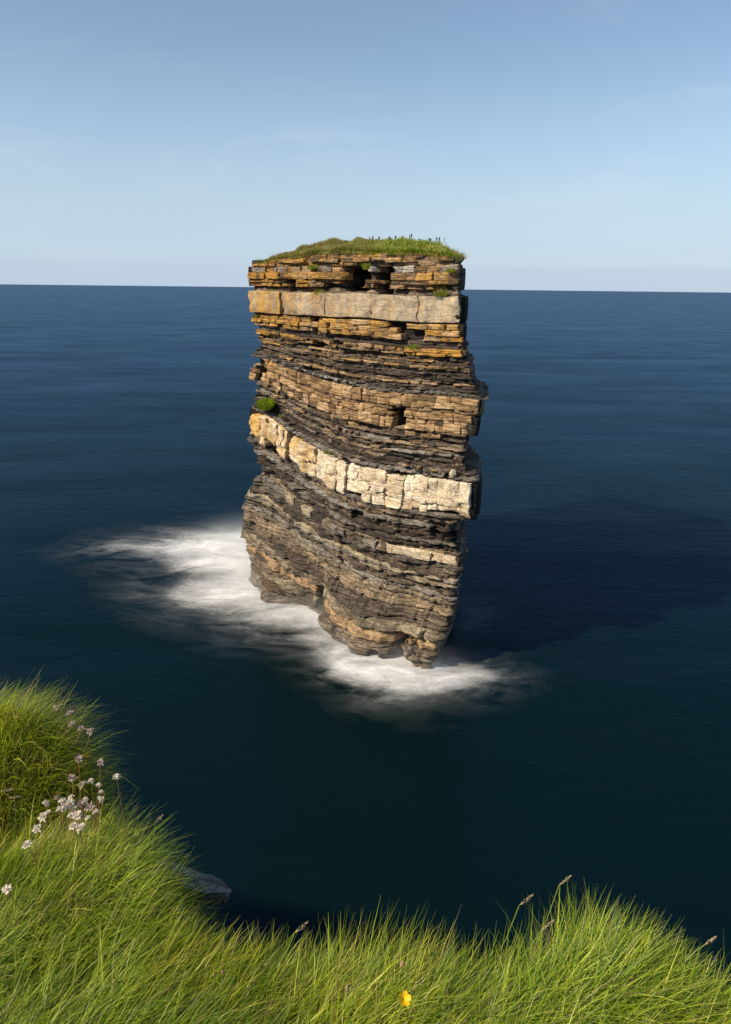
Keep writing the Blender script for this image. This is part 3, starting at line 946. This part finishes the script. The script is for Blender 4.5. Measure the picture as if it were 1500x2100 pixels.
for k_, (d, dz) in enumerate(prof):
    nzv = fbm(xs * (0.9 if dz < 4 else .25), dz * 2.0, 0, 410, 3) * min(1.2, 0.03 + dz * .06)
    rows.append(np.column_stack([xs, edge_y(xs) + d + nzv, zed - dz]))
V = np.concatenate(rows)
nx_ = len(xs)
idx = np.arange(len(V)).reshape(len(rows), nx_)
q = np.stack([idx[:-1, :-1], idx[1:, :-1], idx[1:, 1:], idx[:-1, 1:]], -1).reshape(-1, 4)[:, ::-1]
head = fast_mesh('headland', V, q, M['soil'])
head.data.materials.append(M['cliff'])
mi = np.zeros(len(q), np.int32)
mi[(len(back) + 1) * (nx_ - 1):] = 1
head.data.polygons.foreach_set('material_index', mi)
tag(head, kind='structure')

# ------------------------------------------------------------------ wind-blown grass on the headland
def sward(name, label, cond, boxes, seed, straw=.10, lenr=(.08, .18), wid=(.0011, .0027), az0=0.40, azs=.7, leanr=(.52, 1.15), bright=1.0):
    global RNG
    RNG = np.random.default_rng(seed)
    R_ = []
    for x0, x1, d0, d1, dens in boxes:
        m_ = int((x1 - x0) * (d1 - d0) * dens)
        x = RNG.uniform(x0, x1, m_)
        d = RNG.uniform(d0, d1, m_)
        y = edge_y(x) - d
        c_ = cond(x, y)
        R_.append(np.column_stack([x, y])[c_])
    p = np.concatenate(R_)
    n_ = len(p)
    z_ = ground_z(p[:, 0], p[:, 1]) - 0.012
    clump = fbm(p[:, 0] * 5, p[:, 1] * 5, 0, seed + 1, 3)
    swirl = fbm(p[:, 0] * 3.4, p[:, 1] * 3.4, 0, seed + 2, 2)
    gul = np.exp(-((p[:, 1] - (1.46 + 0.12 * (p[:, 0] + 1.0))) / 0.09) ** 2) * (p[:, 0] < -.5)
    L_ = (1 - .45 * gul) * RNG.uniform(lenr[0], lenr[1], n_) * (1 + .35 * clump) * np.where(RNG.random(n_) < .06, 1.15, 1.0)
    az_ = az0 + azs * swirl + RNG.normal(0, .75, n_)
    le = RNG.uniform(leanr[0], leanr[1], n_) + .2 * swirl + .12 * clump
    col = grass_colors(n_, straw, bright, seed + 3)
    hue = fbm(p[:, 0] * 3, p[:, 1] * 3, 0, seed + 4, 2)[:, None]
    col = col * (1 + np.array([[.18, .06, -.1]]) * hue)
    o = blades(name, np.column_stack([p, z_]), L_, RNG.uniform(wid[0], wid[1], n_) * np.where(RNG.random(n_) < .07, 1.9, 1.0), az_, le, col, None, 4)
    tag(o, label, 'grass', kind='stuff')
    return o
knoll = lambda x, y: (y > 1.46 + 0.12 * (x + 1.0)) & (x < -.6)
near = lambda x, y: ~knoll(x, y)
sward('grass', 'wind-blown green grass on the knoll at the left edge, behind the thrift', knoll, [(-2.6, -.6, -.06, .55, 62000)], 501, straw=.16, az0=.15, lenr=(.08, .18), leanr=(.4, 1.05))
sward('grass', 'bright green wind-blown grass along the near cliff edge', near, [(-1.5, 1.3, -.05, .62, 68000), (-1.5, -.5, .62, 1.0, 30000), (-3.6, -1.5, .0, 1.6, 5000), (1.3, 3.4, -.05, 1.2, 7000), (-1.5, 1.3, .62, 2.0, 5000)], 502)

# ------------------------------------------------------------------ spray hanging over the breaking water
def mist_mat(blobs, dens):
    k = NT('spray')
    p = k.pos()
    tot = None
    for (x, y, z, rx, ry, rz, a) in blobs:
        sb = k.n('ShaderNodeVectorMath', operation='SUBTRACT')
        k.l(p, sb.inputs[0])
        sb.inputs[1].default_value = (x, y, z)
        ml = k.n('ShaderNodeVectorMath', operation='MULTIPLY')
        k.l(sb.outputs[0], ml.inputs[0])
        ml.inputs[1].default_value = (1 / rx, 1 / ry, 1 / rz)
        dt = k.n('ShaderNodeVectorMath', operation='DOT_PRODUCT')
        k.l(ml.outputs[0], dt.inputs[0])
        k.l(ml.outputs[0], dt.inputs[1])
        g_ = k.math('MULTIPLY', k.math('POWER', 2.718, k.math('MULTIPLY', dt.outputs['Value'], -1.0)), a)
        tot = g_ if tot is None else k.math('ADD', tot, g_)
    nz = k.noise(k.pos((0.3, 0.55, 0.5)), 1.0, 3, 0.6, 0.8)
    d_ = k.math('MULTIPLY', tot, k.rng(nz, 0.3, 0.75, 0.15, 1.6))
    pv = k.n('ShaderNodeVolumePrincipled')
    pv.inputs['Color'].default_value = (0.93, 0.94, 0.95, 1)
    k.l(k.math('MULTIPLY', d_, dens), pv.inputs['Density'])
    k.l(pv.outputs[0], k.out.inputs['Volume'])
    return k.m
MIST = [(-19.5, 105, .2, 5.5, 5, 2.2, 1.5), (-26, 102.5, 0, 8, 4, 1.3, .5), (-14.8, 88.0, .2, 3.4, 3.0, 2.3, 2.0), (-18, 94, .2, 4.5, 5.5, 2.3, 1.7), (-19.5, 86.5, 0, 6, 3, 1.3, .5),
        (-8.5, 80.5, .1, 5, 3, 1.7, .8), (-5.6, 77.0, .1, 2.0, 3.0, 2.0, 1.1), (-2.2, 70, .1, 3, 2.6, 1.8, .9), (4.5, 67.5, .1, 3.2, 2.0, 1.8, .9), (8, 66.0, .1, 2.6, 1.8, 1.6, .8)]
def box_mesh(name, lo, hi, mat):
    (x0, y0, z0), (x1, y1, z1) = lo, hi
    V = [(x0, y0, z0), (x1, y0, z0), (x1, y1, z0), (x0, y1, z0), (x0, y0, z1), (x1, y0, z1), (x1, y1, z1), (x0, y1, z1)]
    F = [(0, 3, 2, 1), (4, 5, 6, 7), (0, 1, 5, 4), (1, 2, 6, 5), (2, 3, 7, 6), (3, 0, 4, 7)]
    return mesh_obj(name, V, F, mat)
mist = box_mesh('spray_mist', (-48, 56, 0.03), (22, 118, 6.0), mist_mat(MIST, 0.10))
tag(mist, 'pale spray hanging over the surf at the foot of the sea stack', 'spray', kind='stuff')

# ------------------------------------------------------------------ plants and loose rocks on the stack
def on_face(s, z, out):
    XY = A0 + UU * s + NN * (out + float(bulge(s, z)))
    return np.array([XY[0], XY[1], z])
def tuft_on(label, s, z, out, r, n_, seed, straw=.1, hgt=.45, name='grass_tuft', cat='grass tuft', width=(.03, .06)):
    global RNG
    RNG = np.random.default_rng(seed)
    o_ = on_face(s, z, out)
    a_ = RNG.uniform(0, 2 * math.pi, n_)
    rad = r * np.sqrt(RNG.random(n_))
    root = np.column_stack([UU[0] * rad * np.cos(a_) + NN[0] * rad * np.sin(a_) * .5, UU[1] * rad * np.cos(a_) + NN[1] * rad * np.sin(a_) * .5, -.12 - .25 * rad * np.sin(a_)])
    az_ = np.arctan2(root[:, 1] + NN[1] * .3 * r, root[:, 0] + NN[0] * .3 * r) + RNG.normal(0, .5, n_)
    ob = blades(name, root, RNG.uniform(.5, 1.1, n_) * hgt, RNG.uniform(*width, n_), az_, RNG.uniform(.1, .9, n_), grass_colors(n_, straw, 1.0, seed), None, 3)
    ob.location = o_
    tag(ob, label, cat)
    return ob
tuft_on('round green bush growing on the left end of the stack above the cream band', 29.7, 25.7, .8, 1.25, 2600, 601, .03, 1.0, 'leafy_bush', 'bush', (.05, .10))
tuft_on('thick grass tuft on the ledge right of centre, just above the massive smooth band', 3.9, 39.55, .45, .8, 420, 602, .45, .55)
tuft_on('small grass tuft high on the right corner of the stack, under the turf edge', 2.8, 41.65, .5, .45, 220, 603, .2, .4)
tuft_on('low green tuft on top of the bright orange ledge at the right', 7.0, 34.42, .5, .75, 240, 604, .1, .28)
tuft_on('green tuft in the flagstones left of the dark notch', 21.3, 42.15, .5, .7, 260, 605, .2, .45)
tuft_on('straggly green plant hanging between the two dark notches below the turf', 13.2, 42.0, .55, .4, 240, 606, .1, .6)
tuft_on('dry grass tuft on the shaded ledge below the dark notch', 20.6, 39.55, .3, .7, 200, 607, .6, .4)
tuft_on('mossy tuft on the left edge under the massive band', 31.6, 36.55, .35, .45, 200, 608, .25, .3)
tuft_on('dark green tuft on the ledge over the golden left end of the massive band', 28.8, 39.5, .35, .8, 240, 609, .15, .3)
tuft_on('little green tuft in the crack at the left end of the cream band', 26.8, 24.9, .9, .35, 120, 610, .1, .35)
tuft_on('olive grass on the sloping ledge over the middle of the cream band', 18.2, 21.9, 1.0, .6, 160, 611, .5, .3)

def rock_mesh(seed, size):
    r = np.random.default_rng(seed)
    V = np.array([(x, y, z) for x in (-1, 0, 1) for y in (-1, 0, 1) for z in (-1, 0, 1) if (x, y, z) != (0, 0, 0)], float)
    V = V / (np.abs(V).sum(1, keepdims=True) ** .55) + r.normal(0, .12, V.shape)
    V *= np.array(size) * .5
    import bmesh
    bm = bmesh.new()
    for v in V:
        bm.verts.new(v)
    bmesh.ops.convex_hull(bm, input=bm.verts)
    me = bpy.data.meshes.new('loose_rock')
    bm.to_mesh(me)
    bm.free()
    return me
def loose_rock(label, s, z, out, size, seed, mat, group=None):
    me = rock_mesh(seed, size)
    me.materials.append(mat)
    o = bpy.data.objects.new('loose_rock', me)
    COL.objects.link(o)
    o.location = on_face(s, z, out)
    o.rotation_euler = (random.uniform(-.3, .3), random.uniform(-.3, .3), random.uniform(0, 6))
    tag(o, label, 'rock', group)
loose_rock('pale square block standing on the right end of the cream band', 1.0, 22.25, .75, (.9, .7, 1.0), 701, M['cream'])
loose_rock('dark round boulder sitting on the middle of the cream band', 15.6, 21.75, 1.2, (.7, .7, .75), 702, M['shale'])
loose_rock('pale rock wedged in the dark hole of the ochre band', 8.4, 28.3, .6, (.6, .5, .55), 703, M['grey'])
rl = random.Random(5)
for q in range(14):
    s_r = rl.uniform(2.0, 7.0)
    loose_rock('angular grey rock in the rubble at the right of the cream band ledge', s_r, 22.0 + rl.uniform(0, .3), 1.0 - rl.uniform(0, .4), (rl.uniform(.3, .7), rl.uniform(.3, .6), rl.uniform(.2, .5)), 710 + q, M['rubble'] if q % 3 else M['orange'], 'rubble on the cream band ledge')
for q in range(20):
    s_r = rl.uniform(14.0, 28.0)
    loose_rock('grey slab in the loose scree over the left half of the ochre band', s_r, float(dip(30.25, s_r)) + rl.uniform(0, .12), .85 - rl.uniform(0, .35), (rl.uniform(.4, .9), rl.uniform(.3, .6), rl.uniform(.12, .3)), 740 + q, M['grey'], 'scree slabs over the ochre band')

# dead dock stalks along the skyline of the turf
M['dock'] = plain('dock_brown', (0.035, 0.018, 0.014), (0.085, 0.045, 0.03), 9.0, .9)
def tube(path, rad, sides=5):
    V, F = [], []
    for (p, r_) in zip(path, rad):
        for k_ in range(sides):
            a = 2 * math.pi * k_ / sides
            V.append((p[0] + r_ * math.cos(a), p[1] + r_ * math.sin(a), p[2]))
    for j in range(len(path) - 1):
        for k_ in range(sides):
            F.append((j * sides + k_, j * sides + (k_ + 1) % sides, (j + 1) * sides + (k_ + 1) % sides, (j + 1) * sides + k_))
    F.append(tuple(range(sides))[::-1])
    F.append(tuple((len(path) - 1) * sides + k_ for k_ in range(sides)))
    return V, F
def dock_mesh(seed):
    r = random.Random(seed)
    V, F = tube([(0, 0, -.1), (.02, 0, .15), (.0, .02, .3), (.03, 0, .42)], [.03, .028, .022, .012])
    SV, SF = [], []
    for q in range(r.randint(2, 4)):
        a, l = r.uniform(0, 6.28), r.uniform(.12, .26)
        z0 = r.uniform(.12, .28)
        x1, y1 = math.cos(a) * l * .45, math.sin(a) * l * .45
        v, f = tube([(0, 0, z0), (x1 * .5, y1 * .5, z0 + l * .5), (x1, y1, z0 + l)], [.03, .055, .018])
        SF += [tuple(i_ + len(SV) for i_ in ff) for ff in f]
        SV += v
    st = bpy.data.meshes.new('stem')
    st.from_pydata(V, [], F)
    st.materials.append(M['dock'])
    sd = bpy.data.meshes.new('seed_head')
    sd.from_pydata(SV, [], SF)
    sd.materials.append(M['dock'])
    return st, sd
DS = [17.2, 16, 14, 12, 10, 8, 6, 4]
DPX = [737, 754, 783, 813, 844, 876, 910, 944]
DM = [dock_mesh(q) for q in range(6)]
for q, px in enumerate([746, 755, 763, 768, 772, 775, 787, 790, 796, 800, 805, 808, 812, 817, 820, 824, 829, 836, 843, 861, 868, 873, 881, 885, 892, 899, 903, 906]):
    s_d = float(np.interp(px, DPX, DS))
    back_d = 2.3 + (q * 37 % 10) * .09
    XY = A0 + UU * s_d - NN * back_d
    zd_ = float(cap_height(np.array(XY[0]), np.array(XY[1]), back_d)) + 0.12
    e_ = empty('dock_stalk', (XY[0], XY[1], zd_))
    sc = [.75, .8, 1.15, .7, .95, .8, .55, .6, 1.05, .6, 1.2, 1.15, .7, .8, .9, .9, 1.05, .9, 1.15, .6, .75, .7, .85, .95, .9, 1.0, .7, .75][q]
    sc *= 1.25
    e_.scale = (sc * .8, sc * .8, sc)
    e_.rotation_euler = (rl.uniform(-.15, .15), rl.uniform(-.25, .25), rl.uniform(0, 6))
    for nm, me in zip(('stem', 'seed_head'), DM[q % 6]):
        c_ = bpy.data.objects.new(nm, me)
        COL.objects.link(c_)
        c_.parent = e_
    tag(e_, 'small dead brown plant stalk on the skyline of the stack\'s grassy top', 'plant stalk', 'dead stalks on top of the stack')

# ------------------------------------------------------------------ flowers and seed heads on the headland
M['petal'] = plain('papery_petal', (0.70, 0.58, 0.45), (0.86, 0.80, 0.70), 300.0, .8, .3)
M['petal_dry'] = plain('dry_petal', (0.33, 0.22, 0.17), (0.55, 0.45, 0.42), 300.0, .85, .2)
M['stem'] = plain('brown_stem', (0.24, 0.12, 0.05), (0.33, 0.18, 0.08), 60.0, .8)
M['gstem'] = plain('green_stem', (0.12, 0.17, 0.03), (0.20, 0.24, 0.05), 60.0, .7)
M['yellow'] = plain('buttercup_yellow', (0.80, 0.46, 0.005), (0.86, 0.56, 0.01), 200.0, .35, .15)
M['straw'] = plain('straw', (0.42, 0.30, 0.15), (0.62, 0.50, 0.32), 120.0, .8, .2)
M['brownhead'] = plain('plantain_head', (0.16, 0.09, 0.05), (0.34, 0.22, 0.13), 400.0, .9)

def petal_ball(seed, n_, R, pl, pw, up=0.25):
    r = np.random.default_rng(seed)
    V, F = [], []
    for q in range(n_):
        ph = 2.4 * q + r.uniform(-.3, .3)
        el = math.asin(min(1, up + (1 - up) * (q + .5) / n_)) + r.normal(0, .12)
        d = np.array([math.cos(ph) * math.cos(el), math.sin(ph) * math.cos(el), math.sin(el)])
        t = np.array([-math.sin(ph), math.cos(ph), 0])
        w = np.cross(d, t)
        b0 = d * R * .35
        ll = pl * r.uniform(.75, 1.15)
        m0, m1 = b0 + d * ll * .6, b0 + d * ll
        k0 = len(V)
        V += [b0 - t * pw * .2, b0 + t * pw * .2, m0 + t * pw * .5 + w * .001, m0 - t * pw * .5 + w * .001, m1 + t * pw * .28 + w * .003 * r.normal(), m1 - t * pw * .28 + w * .003 * r.normal()]
        F += [(k0, k0 + 1, k0 + 2, k0 + 3), (k0 + 3, k0 + 2, k0 + 4, k0 + 5)]
    return V, F
def mk(name, V, F, mat):
    me = bpy.data.meshes.new(name)
    me.from_pydata([tuple(v) for v in V], [], F)
    me.materials.append(mat)
    return me
STEM = mk('stem', *tube([(0, 0, 0), (.02, .01, .35), (.01, .0, .7), (0, 0, 1)], [.0011, .0010, .0009, .0008]), M['stem'])
GSTEM = mk('stem', *tube([(0, 0, 0), (.02, .01, .35), (.01, .0, .7), (0, 0, 1)], [.0012, .0011, .0010, .0009]), M['gstem'])
HEADS = [mk('flower_head', *petal_ball(q, 26, .010, .011, .0075), M['petal']) for q in range(4)]
DRY = [mk('flower_head', *petal_ball(20 + q, 18, .009, .012, .0045, -.1), M['petal_dry']) for q in range(3)]
def plant(name, head_at, stem_me, head_me, head_name, label, cat, group=None, lean=(.02, .02), hs=1.0, tilt=0.3):
    hx, hy, hz = head_at
    bx, by = hx - lean[0], hy - lean[1]
    bz = float(ground_z(bx, by)) - .01
    e_ = empty(name, (bx, by, bz))
    d = Vector((hx - bx, hy - by, hz - bz))
    st = bpy.data.objects.new('stem', stem_me)
    COL.objects.link(st)
    st.parent = e_
    st.rotation_euler = d.to_track_quat('Z', 'Y').to_euler()
    st.scale = (1, 1, d.length)
    hd = bpy.data.objects.new(head_name, head_me)
    COL.objects.link(hd)
    hd.parent = e_
    hd.location = d
    hd.rotation_euler = (rl.uniform(-tilt, tilt), rl.uniform(-tilt, tilt), rl.uniform(0, 6))
    hd.scale = (hs, hs, hs)
    tag(e_, label, cat, group)
    return e_
CL = [(-0.667, 1.349), (-0.655, 1.359), (-0.632, 1.346), (-0.616, 1.323), (-0.61, 1.296), (-0.71, 1.301), (-0.732, 1.284), (-0.694, 1.29), (-0.678, 1.304), (-0.675, 1.284), (-0.65, 1.287), (-0.644, 1.297), (-0.71, 1.256), (-0.714, 1.241), (-0.686, 1.264), (-0.654, 1.266), (-0.656, 1.246), (-0.642, 1.249), (-0.615, 1.239), (-0.604, 1.257), (-0.624, 1.275), (-0.711, 1.206), (-0.636, 1.213), (-0.617, 1.21)]
for q, (x, y) in enumerate(CL):
    plant('sea_thrift', (x, y, 38.86), STEM, HEADS[q % 4] if q % 5 else DRY[q % 3], 'flower_head', 'cream papery sea thrift head in the clump on the near left verge', 'flower', 'sea thrift clump on the left verge', (rl.uniform(0, .03), rl.uniform(-.01, .02)), rl.uniform(.5, .95), .7)
for (x, y, z_, dry, lab) in [
        (-0.713, 1.16, 38.86, 0, 'lone cream thrift head in the grass below the thrift clump, near the left margin'),
        (-0.699, 1.046, 38.86, 0, 'small pale thrift head low in the grass at the far left margin'),
        (-0.597, 1.372, 38.86, 0, 'faded thrift head in the blown grass right of the thrift clump'),
        (-0.717, 1.441, 38.86, 1, 'dry whitish thrift head on a bare brown stem in front of the knoll shadow'),
        (-0.704, 1.371, 38.86, 1, 'drooping dry thrift head just above the thrift clump'),
        (-0.82, 1.634, 38.86, 1, 'single pale thrift head standing out of the knoll grass'),
        (-0.77, 1.635, 38.80, 1, 'dark dry thrift head at the right tip of the knoll, over the sea'),
        (-0.80, 1.645, 38.80, 1, 'brown dry thrift head on the knoll edge beside a bluish one'),
        (-0.835, 1.668, 38.80, 1, 'bluish grey dry thrift head on the knoll edge'),
        (-0.71, 1.543, 38.77, 1, 'lowest brown thrift head hanging off the knoll over the water'),
        (-0.911, 1.746, 38.80, 1, 'small orange brown thrift head on the crest of the knoll')]:
    plant('sea_thrift', (x, y, z_), STEM, DRY[int(abs(x) * 1000) % 3] if dry else HEADS[0], 'flower_head', lab, 'flower', None, (.09 if dry else .025, -.03), .8)

def buttercup_mesh():
    V, F = [], []
    for q in range(5):
        a = 2 * math.pi * q / 5
        d = np.array([math.cos(a), math.sin(a), 0])
        t = np.array([-math.sin(a), math.cos(a), 0])
        k0 = len(V)
        prof_ = [(.001, .0012, 0), (.006, .0052, .003), (.011, .0062, .0065), (.0145, .0035, .008)]
        for (l, w, h) in prof_:
            V += [d * l - t * w + np.array([0, 0, h]), d * l + np.array([0, 0, h - .0012]), d * l + t * w + np.array([0, 0, h])]
        for j in range(3):
            for m_ in range(2):
                a0 = k0 + j * 3 + m_
                F.append((a0, a0 + 1, a0 + 4, a0 + 3))
    return V, F
V, F = buttercup_mesh()
bc = plant('buttercup', (0.075, 0.85, 38.845), GSTEM, mk('flower_head', V, F, M['yellow']), 'flower_head', 'yellow buttercup flower in the grass at the bottom edge', 'flower', None, (.015, .01), .78, .1)
for ch in bc.children:
    if ch.name.startswith('flower'):
        ch.rotation_euler = (.55, .1, .3)
def oval(l, r_, n_=7):
    path = [(0, 0, l * j / n_) for j in range(n_ + 1)]
    rad = [max(.0006, r_ * math.sin(math.pi * min(1, (j + .35) / (n_ + .6)))) for j in range(n_ + 1)]
    return tube(path, rad, 7)
RIB = mk('seed_head', *oval(.018, .0042), M['brownhead'])
for (x, y, lab) in [(0.075, 0.91, 'brown ribwort plantain head standing directly behind the buttercup'), (-0.022, 0.864, 'dark ribwort plantain bud left of the buttercup'),
                    (-0.258, 0.89, 'left one of two pale brown buds side by side in the near grass'), (-0.243, 0.894, 'right one of two pale brown buds side by side in the near grass')]:
    plant('plantain', (x, y, 38.84), GSTEM, RIB, 'seed_head', lab, 'plant', None, (.01, .005), 1.0 if x > -.1 else .6, .15)
def plume(seed, l=.05, r_=.006, n_=60):
    r = np.random.default_rng(seed)
    V, F = [], []
    for q in range(n_):
        t = q / n_
        w = r_ * math.sin(math.pi * (t * .85 + .1))
        a = r.uniform(0, 6.28)
        b = np.array([math.cos(a) * w * .3, math.sin(a) * w * .3, t * l])
        d = np.array([math.cos(a) * w, math.sin(a) * w, .006])
        k0 = len(V)
        sd = np.cross(d, [0, 0, 1.0])
        sd = sd / (np.linalg.norm(sd) + 1e-9) * .0011
        V += [b, b + d * .5 + sd, b + d, b + d * .5 - sd]
        F.append((k0, k0 + 1, k0 + 2, k0 + 3))
    return V, F
PL = [mk('seed_head', *plume(q, l), M['straw']) for q, l in enumerate((.05, .04, .06))]
for q, (x, y, lab) in enumerate([(0.403, 1.085, 'pale forked grass plume on top of the right mound'), (0.639, 0.955, 'straw coloured grass plume near the right margin, against the dark sea'),
                                 (0.311, 1.035, 'thin straw seed head on the left slope of the right mound'), (0.342, 0.982, 'brown seed head low on the front of the right mound'),
                                 (-0.466, 1.245, 'long straw seed head leaning out over the sea right of the thrift'), (-0.124, 0.969, 'fat straw seed head lying towards the sea near the middle'),
                                 (-0.835, 1.345, 'arching pale grass plume left of the thrift clump'), (-0.806, 1.321, 'second arching plume, lower, left of the thrift clump')]):
    p_ = plant('grass_seed_head', (x, y, 38.85), GSTEM, PL[q % 3], 'seed_head', lab, 'grass plume', None, (.05, .0), .6, .2)
    for ch in p_.children:
        if ch.name.startswith('seed'):
            ch.rotation_euler = (.1, .75 if q < 6 else 1.5, .2 if q < 6 else 3.6)

# the bare slab of rock that juts out under the turf edge
import bmesh
bm = bmesh.new()
OUT = [(-.15, .05), (-.11, .075), (-.05, .06), (.0, .035), (.045, .03), (.075, -.005), (.115, -.03), (.10, -.07), (.04, -.10), (-.04, -.07), (-.13, -.02)]
sl_r = random.Random(4)
lv = []
for zz_, k_ in ((.0, .97), (-.012, 1.0), (-.034, .985), (-.036, .90), (-.06, .93), (-.085, .86)):
    lv.append([bm.verts.new((x * k_ + sl_r.uniform(-.006, .006), y * k_ + sl_r.uniform(-.006, .006), zz_ + (.012 * math.sin(x * 31) if zz_ == 0 else 0) + sl_r.uniform(-.003, .003))) for (x, y) in OUT])
nO = len(OUT)
for a_, b_ in zip(lv, lv[1:]):
    for i_ in range(nO):
        bm.faces.new((a_[i_], b_[i_], b_[(i_ + 1) % nO], a_[(i_ + 1) % nO]))
cv_ = bm.verts.new((-.01, -.01, .004))
for i_ in range(nO):
    bm.faces.new((cv_, lv[0][i_], lv[0][(i_ + 1) % nO]))
bm.faces.new(lv[-1])
bmesh.ops.recalc_face_normals(bm, faces=bm.faces[:])
me = bpy.data.meshes.new('rock_slab')
bm.to_mesh(me)
bm.free()
k = NT('slab_grey')
c = k.ramp(k.noise(k.pos(), 40, 5, .65), [(.3, (.10, .092, .085)), (.5, (.20, .185, .17)), (.7, (.36, .33, .30))])
k.bsdf(c, .9, .25, k.bump(k.noise(k.pos(), 60, 6, .7), .012, 1.0))
me.materials.append(k.m)
slab = bpy.data.objects.new('rock_slab', me)
COL.objects.link(slab)
slab.location = (-.425, 1.405, 38.52)
slab.rotation_euler = (.12, .05, -.15)
slab.scale = (.8, .42, .6)
tag(slab, 'bare grey rock slab jutting out below the grass edge, left of the middle', 'rock')

# ------------------------------------------------------------------ single out the members of each cluster by their order in view
ORD = 'first second third fourth fifth sixth seventh eighth ninth tenth eleventh twelfth thirteenth fourteenth fifteenth sixteenth seventeenth eighteenth nineteenth twentieth twenty-first twenty-second twenty-third twenty-fourth twenty-fifth twenty-sixth twenty-seventh twenty-eighth'.split()
def across(o):
    p_ = o.location
    if o.name.startswith('sea_thrift'):
        for ch in o.children:
            if ch.name.startswith('flower'):
                p_ = o.location + ch.location
    d_ = p_ - Vector(EYE)
    return d_.dot(rt) / d_.dot(fwd)
for grp, txt in (('sea thrift clump on the left verge', '%s thrift head from the left in the pale clump on the near verge'),
                 ('dead stalks on top of the stack', '%s dead brown stalk from the left on the skyline of the stack\'s grassy top'),
                 ('scree slabs over the ochre band', '%s grey slab from the left in the scree over the ochre band'),
                 ('rubble on the cream band ledge', '%s angular rock from the left in the rubble on the cream band ledge')):
    mem = sorted([o for o in scene.objects if o.get('group') == grp], key=across)
    for o, w_ in zip(mem, ORD):
        o['label'] = txt % w_
